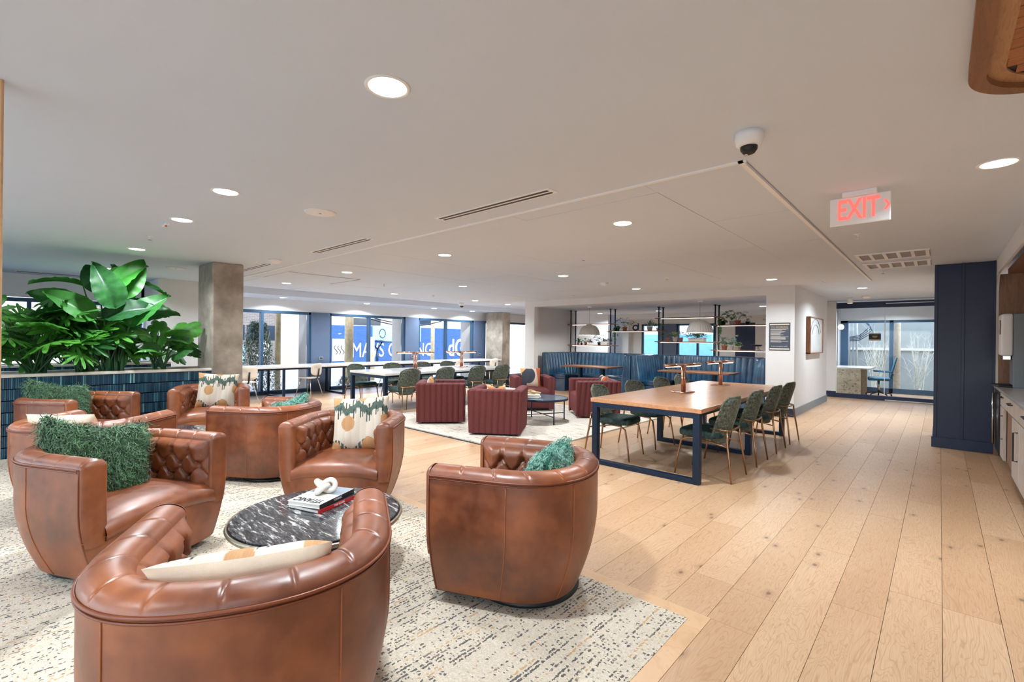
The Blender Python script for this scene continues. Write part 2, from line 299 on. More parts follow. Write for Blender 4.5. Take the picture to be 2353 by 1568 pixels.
# ------------------------------------------------------------------ mesh builder
class MB:
    def __init__(s): s.v = []; s.f = []; s.mi = []; s.tone = None; s.cur = 0
    def _add(s, vs, fs):
        b = len(s.v); s.v += [tuple(q) for q in vs]
        for f in fs: s.f.append(tuple(b + i for i in f)); s.mi.append(s.cur)
        return s
    def box(s, x0, x1, y0, y1, z0, z1):
        return s._add([(x, y, z) for z in (z0, z1) for y in (y0, y1) for x in (x0, x1)],
                      [(0, 2, 3, 1), (4, 5, 7, 6), (0, 1, 5, 4), (2, 6, 7, 3), (0, 4, 6, 2), (1, 3, 7, 5)])
    def obox(s, c, size, R):
        hx, hy, hz = [q / 2 for q in size]; c = Vector(c)
        return s._add([c + R @ Vector((x, y, z)) for z in (-hz, hz) for y in (-hy, hy) for x in (-hx, hx)],
                      [(0, 2, 3, 1), (4, 5, 7, 6), (0, 1, 5, 4), (2, 6, 7, 3), (0, 4, 6, 2), (1, 3, 7, 5)])
    def bar(s, p, q, wx, wz=None):
        p = Vector(p); q = Vector(q); d = q - p
        return s.obox((p + q) / 2, (wx, wz or wx, d.length), d.to_track_quat('Z', 'Y').to_matrix())
    def cyl(s, p, q, r0, r1=None, n=12, caps=True):
        r1 = r0 if r1 is None else r1; p = Vector(p); q = Vector(q); R = (q - p).to_track_quat('Z', 'Y').to_matrix()
        vs = [p + R @ Vector((r0 * math.cos(2 * PI * i / n), r0 * math.sin(2 * PI * i / n), 0)) for i in range(n)] + \
             [q + R @ Vector((r1 * math.cos(2 * PI * i / n), r1 * math.sin(2 * PI * i / n), 0)) for i in range(n)]
        fs = [(i, (i + 1) % n, n + (i + 1) % n, n + i) for i in range(n)]
        if caps: fs += [tuple(range(n - 1, -1, -1)), tuple(range(n, 2 * n))]
        return s._add(vs, fs)
    def tube(s, pts, r, n=8, closed=False, caps=True):
        pts = [Vector(p) for p in pts]; m = len(pts); rs = r if isinstance(r, (list, tuple)) else [r] * m
        vs = []; up = None
        for i, p in enumerate(pts):
            a = pts[(i - 1) % m] if closed or i > 0 else p; b = pts[(i + 1) % m] if closed or i < m - 1 else p
            t = (b - a).normalized()
            if up is None: up = t.orthogonal().normalized()
            up = (up - t * up.dot(t)); up = up.normalized() if up.length > 1e-6 else t.orthogonal().normalized()
            bi = t.cross(up)
            vs += [p + (up * math.cos(2 * PI * k / n) + bi * math.sin(2 * PI * k / n)) * rs[i] for k in range(n)]
        fs = []
        for i in range(m if closed else m - 1):
            j = (i + 1) % m
            fs += [(i * n + k, i * n + (k + 1) % n, j * n + (k + 1) % n, j * n + k) for k in range(n)]
        if caps and not closed: fs += [tuple(range(n - 1, -1, -1)), tuple(range((m - 1) * n, m * n))]
        return s._add(vs, fs)
    def lathe(s, prof, n=20, c=(0, 0, 0)):
        vs = [(c[0] + r * math.cos(2 * PI * i / n), c[1] + r * math.sin(2 * PI * i / n), c[2] + z) for r, z in prof for i in range(n)]
        fs = [(k * n + i, k * n + (i + 1) % n, (k + 1) * n + (i + 1) % n, (k + 1) * n + i) for k in range(len(prof) - 1) for i in range(n)]
        if prof[0][0] > 1e-4: fs.append(tuple(range(n - 1, -1, -1)))
        if prof[-1][0] > 1e-4: fs.append(tuple(range((len(prof) - 1) * n, len(prof) * n)))
        return s._add(vs, fs)
    def prism(s, poly, z0, z1):
        n = len(poly)
        return s._add([(x, y, z0) for x, y in poly] + [(x, y, z1) for x, y in poly],
                      [tuple(range(n - 1, -1, -1)), tuple(range(n, 2 * n))] + [(i, (i + 1) % n, n + (i + 1) % n, n + i) for i in range(n)])
    def grid(s, P, closeu=False, flip=False):
        a = len(P); b = len(P[0]); vs = [q for r in P for q in r]; fs = []
        for i in range(a if closeu else a - 1):
            for j in range(b - 1):
                k = (i + 1) % a; q = (i * b + j, k * b + j, k * b + j + 1, i * b + j + 1); fs.append(q[::-1] if flip else q)
        return s._add(vs, fs)
    def mesh(s, name, mats, smooth=False):
        me = bpy.data.meshes.new(name); me.from_pydata(s.v, [], s.f)
        for m in (mats if isinstance(mats, (list, tuple)) else [mats]): me.materials.append(m)
        if max(s.mi or [0]) > 0: me.polygons.foreach_set('material_index', s.mi)
        if smooth: me.polygons.foreach_set('use_smooth', [True] * len(s.f))
        if s.tone is not None:
            at = me.attributes.new('tone', 'FLOAT', 'FACE'); at.data.foreach_set('value', s.tone)
        me.update(); return me
    def build(s, name, mats, parent=None, smooth=False, bevel=0.0, loc=None):
        o = bpy.data.objects.new(name, s.mesh(name, mats, smooth)); COL.objects.link(o)
        if parent is not None: o.parent = parent
        if loc is not None: o.location = loc
        if bevel:
            b = o.modifiers.new('bevel', 'BEVEL'); b.width = bevel; b.segments = 2; b.limit_method = 'ANGLE'; b.angle_limit = .7
        if smooth and not bevel: pass
        return o
def tag(o, label=None, cat=None, group=None, kind=None):
    if label: o['label'] = label
    if cat: o['category'] = cat
    if group: o['group'] = group
    if kind: o['kind'] = kind
    return o
def thing(name, label, cat, loc=(0, 0, 0), rz=0.0, group=None):
    o = bpy.data.objects.new(name, None); COL.objects.link(o); o.location = loc; o.rotation_euler = (0, 0, rz); o.empty_display_size = .1
    return tag(o, label, cat, group)
def copy_tree(o, label=None, loc=None, rz=None, group=None):
    r = o.copy(); COL.objects.link(r)
    if label: r['label'] = label
    if group: r['group'] = group
    if loc is not None: r.location = loc
    if rz is not None: r.rotation_euler = (0, 0, rz)
    for ch in list(o.children):
        c = ch.copy(); COL.objects.link(c); c.parent = r
        for g in list(ch.children):
            d = g.copy(); COL.objects.link(d); d.parent = c
    return r
def struct(name, mb, mat, bevel=0.0, smooth=False, parent=None):
    o = mb.build(name, mat, parent, smooth, bevel)
    if parent is None: o['kind'] = 'structure'
    return o
def bx(*a): return MB().box(*a)
def inst(o, parent, loc=(0, 0, 0), rot=(0, 0, 0), scale=(1, 1, 1), name=None):
    c = o.copy(); COL.objects.link(c); c.parent = parent; c.location = loc; c.rotation_euler = rot; c.scale = scale
    if name: c.name = name
    return c
def from_mesh(name, me, parent, loc=(0, 0, 0), rot=(0, 0, 0), scale=(1, 1, 1)):
    o = bpy.data.objects.new(name, me); COL.objects.link(o); o.parent = parent; o.location = loc; o.rotation_euler = rot; o.scale = scale
    return o
def text_obj(name, body, size, mat, parent, M4, extrude=.002, align='CENTER', sx=1.0, bold=0.0):
    cu = bpy.data.curves.new(name, 'FONT'); cu.body = body; cu.size = size; cu.extrude = extrude; cu.align_x = align; cu.align_y = 'CENTER'; cu.resolution_u = 3; cu.offset = bold
    t = bpy.data.objects.new(name, cu); COL.objects.link(t); bpy.context.view_layer.update()
    me = bpy.data.meshes.new_from_object(t.evaluated_get(bpy.context.evaluated_depsgraph_get()))
    bpy.data.objects.remove(t); me.transform(M4 @ Matrix.Diagonal((sx, 1, 1, 1))); me.materials.clear(); me.materials.append(mat)
    o = bpy.data.objects.new(name, me); COL.objects.link(o); o.parent = parent; return o
def frame_m(origin, xdir, ydir):
    x = Vector(xdir).normalized(); y = Vector(ydir).normalized(); z = x.cross(y)
    m = Matrix((x, y, z)).transposed().to_4x4(); return Matrix.Translation(origin) @ m
# ================================================================== THE SETTING
CE = 2.485
XW = -12.1           # inner face of the long window wall
# ---- floor: slab + planks (each plank its own part), oak border strips, inset carpet
floor = struct('floor', bx(-12.9, 5.2, -5.2, 17.3, -.15, -.012), M['grout'])
unit = bx(-.5, .5, -.5, .5, -.5, .5).mesh('plank', M['plank'])
PW = .2215
CX1, CY1 = -.93, 2.36          # inner corner of the carpet inset
BW = .085
planks = []
col_i = 0
x = -12.35
r2 = random.Random(3)
xs0 = .02 - 60 * PW
i = 0
while xs0 + i * PW < 5.0:
    xa = xs0 + i * PW; xb = xa + PW; i += 1
    if xb < -12.6: continue
    y = -5.0 - r2.random() * 1.8
    while y < 17.0:
        L = r2.choice((1.2, 1.5, 1.8, 1.8, 2.1)); ya, yb = y, min(y + L, 17.2); y += L
        xa2, xb2 = xa, xb
        ya2 = ya
        if xa < CX1 + BW < xb:
            if ya < CY1 + BW: planks.append((CX1 + BW, xb, ya, min(yb, CY1 + BW)))
            if yb > CY1 + BW: planks.append((xa, xb, max(ya, CY1 + BW), yb))
            continue
        if (xa + xb) / 2 < CX1 + BW:
            if yb <= CY1 + BW: continue
            ya2 = max(ya, CY1 + BW)
        else:
            xa2 = max(xa, CX1 + BW) if ya < CY1 + BW else xa
            if xb2 - xa2 < .01: continue
        if yb - ya2 < .03: continue
        planks.append((xa2, xb2, ya2, yb))
def pdist(p):
    cxp, cyp = (p[0] + p[1]) / 2, (p[2] + p[3]) / 2
    d = Vector((cxp, cyp, 0)).dot(Fv); l = abs(Vector((cxp, cyp, 0)).dot(Rv))
    vis = d > .8 and l < d * 1.2 + .4
    return (0 if vis else 1, d if vis else 99 + abs(d))
planks.sort(key=pdist)
for k, (xa, xb, ya, yb) in enumerate(planks[:300]):
    o = from_mesh('plank', unit, floor, ((xa + xb) / 2, (ya + yb) / 2, -.006), (0, 0, 0), (xb - xa - .0022, yb - ya - .0022, .012))
mb = MB()
for xa, xb, ya, yb in planks[300:]: mb.box(xa + .0011, xb - .0011, ya + .0011, yb - .0011, -.012, 0)
tag(mb.build('far_planks', M['plank'], floor), kind='stuff')
# mitred oak border strips
a, b = CX1, CX1 + BW; c, d = CY1, CY1 + BW
struct('trim_1', MB().prism([(-7.7, c), (a, c), (b, d), (-7.7, d)], -.012, .002), M['oaktrim'])
struct('trim_2', MB().prism([(a, -5.0), (b, -5.0), (b, d), (a, c)], -.012, .002), M['oaktrim'])
cp = MB().box(-7.72, CX1, -5.0, CY1, -.012, .004).build('carpet', M['carpet'])
tag(cp, 'inset cream carpet flecked with charcoal and ochre dashes under the leather chairs', 'carpet')

# ---- ceiling: plain slab zone and the zone of large boards set behind white metal trims
ceil = struct('ceiling', MB().box(-12.9, -.86, 10.1, 17.3, CE, CE + .15).box(-12.9, 5.2, -5.2, 3.0, CE, CE + .15).box(-.86, 5.2, 3.0, 17.3, CE, CE + .15).box(-12.9, -.86, 3.0, 10.1, CE + .014, CE + .15), M['ceil'])
XE = [-11.0, -10.25, -9.02, -7.78, -6.52, -5.26, -4.01, -2.79, -1.53, -.90]
YE = [3.02, 3.24, 5.78, 8.32, 10.1]
punit = bx(-.5, .5, -.5, .5, -.5, .5).mesh('ceiling_board', M['ceil'])
rr = random.Random(5)
for a in range(len(XE) - 1):
    for b in range(len(YE) - 1):
        x0, x1, y0, y1 = XE[a], XE[a + 1], YE[b], YE[b + 1]
        if b and a == len(XE) - 2 and b == 1: segs = [(y0, 4.36), (4.36, y1)]
        elif b: segs = [(y0, y0 + 1.23), (y0 + 1.23, y1)] if (a + b) % 2 else [(y0, y1)]
        else: segs = [(y0, y1)]
        for s0, s1 in segs:
            g = .003
            from_mesh('ceiling_board', punit, ceil, ((x0 + x1) / 2, (s0 + s1) / 2, CE + .007 + rr.uniform(-.0015, .001)), (rr.uniform(-.0006, .0006), rr.uniform(-.0008, .0008), 0), (x1 - x0 - g, s1 - s0 - g, .014))
struct('trim_3', bx(-11.0, -.86, 2.985, 3.01, CE - .010, CE + .01), M['white'])
struct('trim_4', bx(-.905, -.875, 2.985, 10.1, CE - .010, CE + .01), M['white'])
# soffit above the long window, header wall, reveal
SOF = 2.345
struct('trim_5', bx(XW - .3, -11.0, 2.75, 15.0, SOF, CE), M['ceil'])
WT = 2.06
# long window wall: piers, glazing bays
header = struct('wall_left', MB().box(XW - .25, XW, 2.0, 15.0, WT, CE).box(XW - .25, XW, -5.2, 2.05, 2.08, CE), M['paint'])
struct('wall_left_return', MB().box(XW - .2, -10.9, 2.05, 2.80, 0, CE), M['paint'])['kind'] = 'structure'
def bay(n, y0, y1, mull, frame=.06, z1=WT, X=XW, reveal=True):
    f = MB()
    f.box(X - .12, X, y0, y1, z1 - .07, z1).box(X - .12, X, y0, y1, 0, .09)
    f.box(X - .12, X, y0, y0 + frame, 0, z1).box(X - .12, X, y1 - frame, y1, 0, z1)
    for m in mull: f.box(X - .12, X + .01, m - frame / 2, m + frame / 2, 0, z1)
    o = f.build('window_%d' % n, M['frameblue'], bevel=.004); tag(o, kind='structure')
    g = MB(); ys = [y0 + frame] + list(mull) + [y1 - frame]
    for a, b in zip(ys[:-1], ys[1:]):
        MB().box(X - .065, X - .055, a + frame / 2, b - frame / 2, .09, z1 - .07).build('pane', M['glass'], o)
    if reveal: MB().box(X - .62, X - .12, y1 - .05, y1 + .3, -.1, z1 + .3).build('reveal', M['stucco'], o)
    return o
bay(1, 3.0, 5.52, (4.33,))
bay(2, 6.02, 8.42, (7.22,))
bay(3, 8.93, 11.28, (10.06,))
bay(4, 11.82, 14.6, (13.1,), reveal=False)
bay(5, -5.0, 2.0, (-3.2, -1.4, .4), reveal=False)
k = 1
for y0, y1 in ((5.52, 6.02), (8.42, 8.93), (11.28, 11.82)):
    struct('trim_%d' % (5 + k), bx(XW - .2, XW + .03, y0, y1, 0, WT), M['pier'], .004); k += 1
for y in (5.78, 8.68, 11.55):
    t = thing('wall_outlet', 'small grey power outlet on the %s slate pier between the long windows' % {5.78: 'nearest', 8.68: 'middle', 11.55: 'farthest'}[y], 'outlet', (XW + .03, y, .86))
    MB().box(0, .012, -.06, .06, -.045, .045).build('plate', M['basegrey'], t, bevel=.003); MB().box(.012, .016, -.03, -.005, -.02, .02).box(.012, .016, .005, .03, -.02, .02).build('socket', M['black'], t)
# end wall beyond column two and the far rooms
struct('wall_back_corridor', bx(-12.4, -8.7, 14.6, 14.8, 0, CE), M['paint'])['kind'] = 'structure'
struct('door_1', MB().box(-11.9, -10.9, 14.56, 14.62, 0, 2.1), M['greywall'])
# alcove: pilaster, beam, side wall
struct('wall_alcove', MB().box(-8.70, -8.36, 10.1, 10.27, 0, CE).box(-8.72, -8.55, 10.27, 12.4, 0, CE).box(-8.36, -2.51, 10.1, 10.27, 2.325, CE), M['paint'])
struct('wall_pillar', MB().box(-2.51, -2.02, 10.1, 10.27, 0, CE).box(-2.25, -2.02, 10.27, 13.5, 0, CE), M['paint'])['kind'] = 'structure'
struct('ceiling_alcove', bx(-8.72, -2.2, 10.27, 16.4, 2.33, 2.36), M['ceil'])['kind'] = 'structure'
struct('baseboard_pillar', MB().box(-2.52, -2.005, 10.088, 10.1, 0, .155).box(-2.52, -2.02, 10.1, 10.1, 0, .1), M['basenavy'])['kind'] = 'structure'
struct('baseboard_side', MB().box(-2.02, -2.004, 10.085, 13.52, 0, .155), M['basegrey'])
# recess and glass partition of the office
struct('wall_nook', MB().box(-2.9, -2.0, 14.72, 14.9, 0, CE), M['paint'])['kind'] = 'structure'
struct('baseboard_nook', bx(-2.3, -1.99, 14.70, 14.72, 0, .155), M['basenavy'])['kind'] = 'structure'
gw = struct('window_6', MB().box(-2.0, 1.2, 14.72, 14.80, 2.30, 2.45).box(-2.0, 1.2, 14.72, 14.80, 0, .11), M['navy'], .004)
for a, b in ((-1.98, -1.02), (-.99, 1.1)): MB().box(a, b, 14.755, 14.765, .11, 2.30).build('pane', M['glass'], gw)
MB().box(-1.012, -.998, 14.74, 14.775, .02, 2.40).build('glass_edge', M['white'], gw)
MB().box(-.99, 1.1, 14.70, 14.72, 2.385, 2.40).build('track', M['chrome'], gw)
MB().box(-.99, 1.1, 14.70, 14.72, .005, .03).build('track', M['chrome'], gw)
struct('wall_office_left', bx(-2.35, -2.2, 14.9, 17.0, 0, CE), M['paint'])['kind'] = 'structure'
struct('wall_office_end', MB().box(-2.35, 2.6, 17.0, 17.2, 2.07, CE), M['paint'])['kind'] = 'structure'
ow = MB().box(-2.2, 2.5, 17.02, 17.12, 2.0, 2.07).box(-2.2, 2.5, 17.02, 17.12, 0, .14)
for a, b in ((-2.2, -2.02), (-1.06, -.97), (.9, 1.0), (2.4, 2.5)): ow.box(a, b, 17.02, 17.12, 0, 2.07)
ow = struct('window_7', ow, M['frameblue'], .004)
for a, b in ((-2.02, -1.06), (-.97, .9), (1.0, 2.4)): MB().box(a, b, 17.06, 17.07, .14, 2.0).build('pane', M['glass'], ow)
struct('wall_office_right', bx(2.5, 2.7, 8.8, 17.2, 0, CE), M['paint'])['kind'] = 'structure'
# rear room behind the booths: window wall at Y=16.3
RW = 16.3
struct('wall_rear', MB().box(-12.4, -2.2, RW, RW + .2, 2.03, CE).box(-12.4, -10.26, RW, RW + .2, 0, 2.03).box(-9.78, -8.28, RW, RW + .2, 0, 2.03).box(-5.62, -4.95, RW, RW + .2, 0, 2.03).box(-4.36, -2.2, RW, RW + .2, 0, 2.03), M['paint'])
struct('trim_12', bx(-8.95, -8.6, 15.9, RW, 0, 2.33), M['paint'])
struct('trim_13', bx(-7.58, -6.92, RW - .04, RW + .15, 0, 2.03), M['pier'], .004)
struct('door_2', MB().box(-4.95, -4.36, RW - .02, RW + .1, 0, 2.03), M['navy'], .004)
def ywin(n, x0, x1, mull):
    f = MB().box(x0, x1, RW + .03, RW + .13, 1.97, 2.03).box(x0, x1, RW + .03, RW + .13, 0, .1).box(x0, x0 + .05, RW + .03, RW + .13, 0, 2.03).box(x1 - .05, x1, RW + .03, RW + .13, 0, 2.03)
    for m in mull: f.box(m - .03, m + .03, RW + .02, RW + .13, 0, 2.03)
    o = struct('window_%d' % n, f, M['frameblue'], .003)
    for a, b in zip([x0] + list(mull), list(mull) + [x1]): MB().box(a + .04, b - .04, RW + .075, RW + .085, .1, 1.97).build('pane', M['glass'], o)
ywin(8, -10.26, -9.78, ()); ywin(9, -8.28, -7.58, ()); ywin(10, -6.92, -5.62, (-6.2,))
struct('wall_rear_soffit', bx(-8.6, -2.2, 14.9, RW, 2.2, 2.33), M['paint'])['kind'] = 'structure'
# shell of the building out of frame: openings behind the camera let daylight in
struct('wall_front', MB().box(-12.9, 5.2, -5.2, -5.0, 2.15, CE).box(-12.9, -12.0, -5.2, -5.0, 0, CE).box(-6.6, -6.2, -5.2, -5.0, 0, CE).box(-.4, .0, -5.2, -5.0, 0, CE).box(4.6, 5.2, -5.2, -5.0, 0, CE), M['paint'])
struct('wall_right', MB().box(5.0, 5.2, -5.2, 4.6, 0, CE).box(1.35, 5.2, 4.6, 4.75, 0, CE), M['paint'])
struct('wall_roof', bx(-12.9, 5.4, -5.4, 17.4, CE + .15, CE + .4), M['stucco'])['kind'] = 'structure'
# timber post at the very left of the frame
post = MB().box(-.055, .055, -.006, .006, 0, CE).build('timber_post', M['oaktrim'], bevel=.003, loc=tuple(Vector((0, 0, 0)) + Fv * 2.0 - Rv * 2.232)); tag(post, 'slim pale oak post at the left edge of the view', 'post')
post.rotation_euler = (0, 0, TH)

# navy panelled cabinet block
nb = thing('panelled_cabinet', 'tall navy panelled cabinet block with a deep plinth right of the hallway', 'cabinet', (-.06, 8.64, 0))
MB().box(0, .6, .01, 1.1, 0, CE - .002).build('body', M['navy'], nb, bevel=.004)
for xx, ww in ((.0, .035), (.27, .03), (.565, .03)): MB().box(xx, xx + ww, -.004, .012, .13, CE).build('batten', M['navy'], nb, bevel=.003)
MB().box(-.018, .595, -.012, .012, 0, .14).build('plinth', M['navy'], nb, bevel=.003)
MB().box(-.012, 0, .01, 1.1, 0, .14).build('plinth', M['navy'], nb, bevel=.003)
# niche wall on the right: arch-cornered opening lined with oak
NX = .53
ar = [(NY, NZ) for NY, NZ in ()]
r = .55; pts = []
y0, y1, zt = 4.75, 8.66, 2.40
inner = [(8.60, 0)]
for k in range(13):
    t = k / 12 * PI / 2; inner.append((8.60 - .26 * (1 - math.cos(t)), 2.04 + .26 * math.sin(t)))
inner.append((4.75, 2.30))
mb = MB()
n = len(inner)
outerp = [(8.66, 0)] + [(8.66, z) for _, z in inner[1:-1]] + [(4.75, CE)]
outerp = [(8.66 if q < n - 1 else 4.75, (inner[q][1] if q < 8 else CE)) for q in range(n)]
vs = []
for X in (NX, NX + .022):
    vs += [(X, yy, zz) for yy, zz in inner] + [(X, yy, zz) for yy, zz in outerp]
fs = []
for q in range(n - 1):
    fs += [(q, q + 1, n + q + 1, n + q), (2 * n + q, 3 * n + q, 3 * n + q + 1, 2 * n + q + 1), (q, 2 * n + q, 2 * n + q + 1, q + 1)]
mb._add(vs, fs); struct('wall_niche', mb, M['paint'])['kind'] = 'structure'
struct('trim_14', MB().box(NX + .02, 1.35, 8.594, 8.75, 0, 2.30), M['niche'], .002)
struct('trim_16', MB().box(NX + .10, 1.35, 4.75, 8.594, 2.30, 2.36), M['niche'])
struct('trim_17', MB().box(1.30, 1.35, 4.75, 8.594, 0, 2.30), M['niche'])
# concrete columns
for nm, x0, x1, y0, y1, lab in (('concrete_column', -8.48, -7.76, 2.10, 2.51, 'raw concrete column at the end of the tiled planter'), ('concrete_column', -11.87, -11.06, 11.66, 12.05, 'raw concrete column at the far end of the window desk')):
    o = MB().box(x0, x1, y0, y1, 0, CE if y0 < 5 else SOF).build(nm, M['concrete'], bevel=.018); tag(o, lab, 'column')

# ---- tiled planters
def planter(name, X0, X1, ya, yb, z1, label):
    t = thing(name, label, 'planter', (0, 0, 0))
    MB().box(X0, X1 - .012, ya, yb, 0, z1 - .12).box(X1 - .06, X1 - .012, ya, yb, 0, z1 - .035).box(X0, X0 + .05, ya, yb, 0, z1 - .035).build('body', M['grout'], t)
    mb = MB(); tone = []; q = random.Random(11)
    p = .0168; h = .132; z = z1 - .035 - h
    while z > -.05:
        y = yb - p
        while y > max(ya, -1.2):
            e = q.uniform(.009, .013); mb.box(X1 - .012, X1 - .012 + e, y + .0016, y + p - .0016, max(z + .005, 0), z + h - .005)
            tn = .22 + .42 * q.random() + (.36 if q.random() < .10 else 0); tone += [tn] * 6; y -= p
        z -= h
    mb.tone = tone
    tag(mb.build('stick_tiles', M['tile'], t), kind='stuff')
    MB().box(X1 - .10, X1 + .008, ya, yb, z1 - .035, z1).box(X0 - .01, X0 + .07, ya, yb, z1 - .035, z1).build('rim', M['rimstone'], t, bevel=.004)
    MB().grid([[(xx, yy, z1 - .05 + .02 * math.sin(yy * 9 + xx * 13) * math.sin(xx * 31 + yy * 5)) for yy in np.linspace(ya, yb, 60)] for xx in np.linspace(X0 + .06, X1 - .09, 8)]).build('bark_mulch', M['soil'], t)
    return t
planter('planter', -8.48, -7.77, -3.0, 2.10, .945, 'long planter box clad in teal stick tiles, ending at the concrete column')
planter('planter', -10.5, -9.85, -3.0, 2.05, .955, 'second tiled planter box standing behind the front one before the bright window')
# ================================================================== LEATHER SWIVEL CHAIRS and other U shaped seats
def u_path(W, D, inset, e=2.3, straight=.45, n=160, tip=0.0):
    w_ = W / 2 - inset; vb = -D / 2 + inset; vs = D / 2 - straight * D; vt = D / 2 - tip
    P = [(w_, vt + (vs - vt) * k / 60) for k in range(60)]
    for k in range(241):
        a = PI * k / 240; c, s_ = math.cos(a), math.sin(a)
        P.append((w_ * math.copysign(abs(c) ** (2 / e), c), vs - (vs - vb) * abs(s_) ** (2 / e)))
    P += [(-w_, vs + (vt - vs) * k / 60) for k in range(1, 61)]
    P = np.array(P); d = np.r_[0, np.cumsum(np.hypot(*np.diff(P, axis=0).T))]
    s = np.linspace(0, d[-1], n + 1); Q = np.c_[np.interp(s, d, P[:, 0]), np.interp(s, d, P[:, 1])]
    T = np.gradient(Q, axis=0); T /= np.hypot(T[:, 0], T[:, 1])[:, None] + 1e-9
    Nn = np.c_[-T[:, 1], T[:, 0]]          # check: points inward
    mid = Q.mean(0); 
    if ((mid - Q[n // 2]) @ Nn[n // 2]) < 0: Nn = -Nn
    return Q, Nn, s
def leather_chair():
    W, D = .89, .80; n = 160; th = .13; zt = .69
    root = thing('swivel_chair', 'x', 'armchair', (0, 0, 0), 0, 'cognac leather swivel chairs')
    ins = lambda z: .10 * max(0, (.46 - z) / .41) ** 1.8
    # outer shell
    rows = []
    for z in np.linspace(.05, zt, 16):
        Q, Nn, s = u_path(W, D, ins(z), n=n, tip=.0); rows.append([(q[0], q[1], z) for q in Q])
    MB().grid(rows).build('outer_shell', M['leather'], root, True)
    Qo, No, so = u_path(W, D, 0, n=n); Qi, Ni, si = u_path(W, D, th, n=n)
    L = si[-1]; nb = 12; p = L / nb; q_ = .18
    # top rail with pleats
    rows = []; n2 = 420; Qo2 = u_path(W, D, 0, n=n2)[0]; Qi2, _, si2 = u_path(W, D, th, n=n2)
    for k in range(11):
        f = PI * k / 10; row = []
        for i in range(n2 + 1):
            t = (1 - math.cos(f)) / 2; crease = min(1, abs(math.sin(PI * si2[i] / p)) / .20) ** .55
            hgt = .046 * math.sin(f) * (.80 + .20 * crease)
            a = Qo2[i] * (1 - t) + Qi2[i] * t
            row.append((a[0], a[1], zt + hgt))
        rows.append(row)
    MB().grid(rows).build('top_rail', M['leather'], root, True)
    # tufted inside
    rows = []; zb = .34; nz = 34
    for j in range(nz + 1):
        z = zb + (zt - zb) * j / nz; row = []
        tt = (z - .435) / q_
        for i in range(n + 1):
            s = si[i] / p; a = math.sin(PI * (s + tt)); b = math.sin(PI * (s - tt))
            h = min(1, (abs(a) * abs(b)) / .30) ** .5
            hp = min(1, abs(math.sin(PI * s)) / .3) ** .5
            topk = min(1, max(0, (z - .60) / .05)); h = h * (1 - topk) + hp * topk
            edge = min(1, min(si[i], L - si[i]) / .08)
            fall = 1 - max(0, (z - .63) / .06) ** 2 * .9
            dd = .054 * (h * edge) * max(fall, 0) - .012 * (1 - max((z - .6) / .09, 0))
            dd *= 1 if j < nz else 0
            pt = Qi[i] + Ni[i] * dd; row.append((pt[0], pt[1], z))
        rows.append(row)
    MB().grid(rows, flip=True).build('tufted_back', M['leather'], root, True)
    # arm fronts (bulging ends)
    for sgn in (1, -1):
        rows = []
        for z in list(np.linspace(.27, zt, 9)):
            i0 = ins(z); row = []
            for k in range(13):
                f = PI * k / 12; xx = W / 2 - i0 - (th - i0 * .6) * (1 - math.cos(f)) / 2
                row.append((sgn * xx, D / 2 + .034 * math.sin(f) ** .7, z))
            rows.append(row)
        for psi in np.linspace(.15, PI / 2, 6):
            row = []
            for k in range(13):
                f = PI * k / 12; row.append((sgn * (W / 2 - th * (1 - math.cos(f)) / 2), D / 2 + .034 * math.sin(f) ** .7 * math.cos(psi), zt + .046 * math.sin(f) * math.sin(psi)))
            rows.append(row)
        MB().grid(rows).build('arm_front', M['leather'], root, True)
    # seat
    wi = W / 2 - th + .02; vs = D / 2 - .45 * D; vb = -D / 2 + th; rows = []
    prof = [(D / 2 + .012, .285), (D / 2 + .038, .31), (D / 2 + .046, .345), (D / 2 + .03, .385), (D / 2 - .01, .412), (D / 2 - .07, .425)] + [(v, .43) for v in np.linspace(D / 2 - .15, vb + .002, 12)]
    for v, z in prof:
        ww = wi if v > vs else wi * max(0.05, 1 - ((vs - v) / (vs - vb)) ** 2.3) ** (1 / 2.3)
        rows.append([(ww * u, v + (.012 * (1 - u * u) if v > D / 2 - .05 else 0), z - (.028 * abs(u) ** 3 if z > .3 else 0) + .012 * (1 - u * u)) for u in np.linspace(-1, 1, 21)])
    MB().grid(rows).build('seat', M['leather'], root, True)
    # front panel full width
    rows = []
    for z in np.linspace(.05, .30, 7):
        i0 = ins(z); rows.append([((W / 2 - i0) * u, D / 2 + .006 + .034 * (1 - u ** 4) - .3 * i0 * 0, z + (.012 * (1 - u * u) if z > .29 else 0)) for u in np.linspace(-1, 1, 25)])
    MB().grid(rows, flip=True).build('front_panel', M['leather'], root, True)
    # piping, seams
    Qp, Np, _ = u_path(W, D, -.003, n=n)
    MB().tube([(q[0], q[1], zt) for q in Qp], .0055, 6).build('piping', M['seamdark'], root, True)
    MB().tube([(q[0], q[1], zt - .014) for q in Qp], .004, 6).build('piping', M['seamdark'], root, True)
    for sgn in (1, -1):
        MB().tube([(sgn * (W / 2 - ins(z) + .001), D / 2 + .002, z) for z in np.linspace(.055, zt, 12)], .0045, 6).build('piping', M['seamdark'], root, True)
    for fr in (.19, .36, .64, .81):
        i = int(fr * n); pt = []
        for z in np.linspace(.055, zt - .02, 12):
            Q, Nn, s = u_path(W, D, ins(z) - .0005, n=n); pt.append((Q[i][0], Q[i][1], z))
        MB().tube(pt, .0032, 6).build('seam', M['seam'], root, True)
    MB().tube([((W / 2 - .01) * u, D / 2 + .008 + .034 * (1 - u ** 4), .300 + .012 * (1 - u * u)) for u in np.linspace(-1, 1, 25)], .003, 6).build('seam', M['seam'], root, True)
    MB().prism([(q[0], q[1]) for q in u_path(W, D, .105, n=40)[0]][::-1], .045, .06).build('underside', M['black'], root)
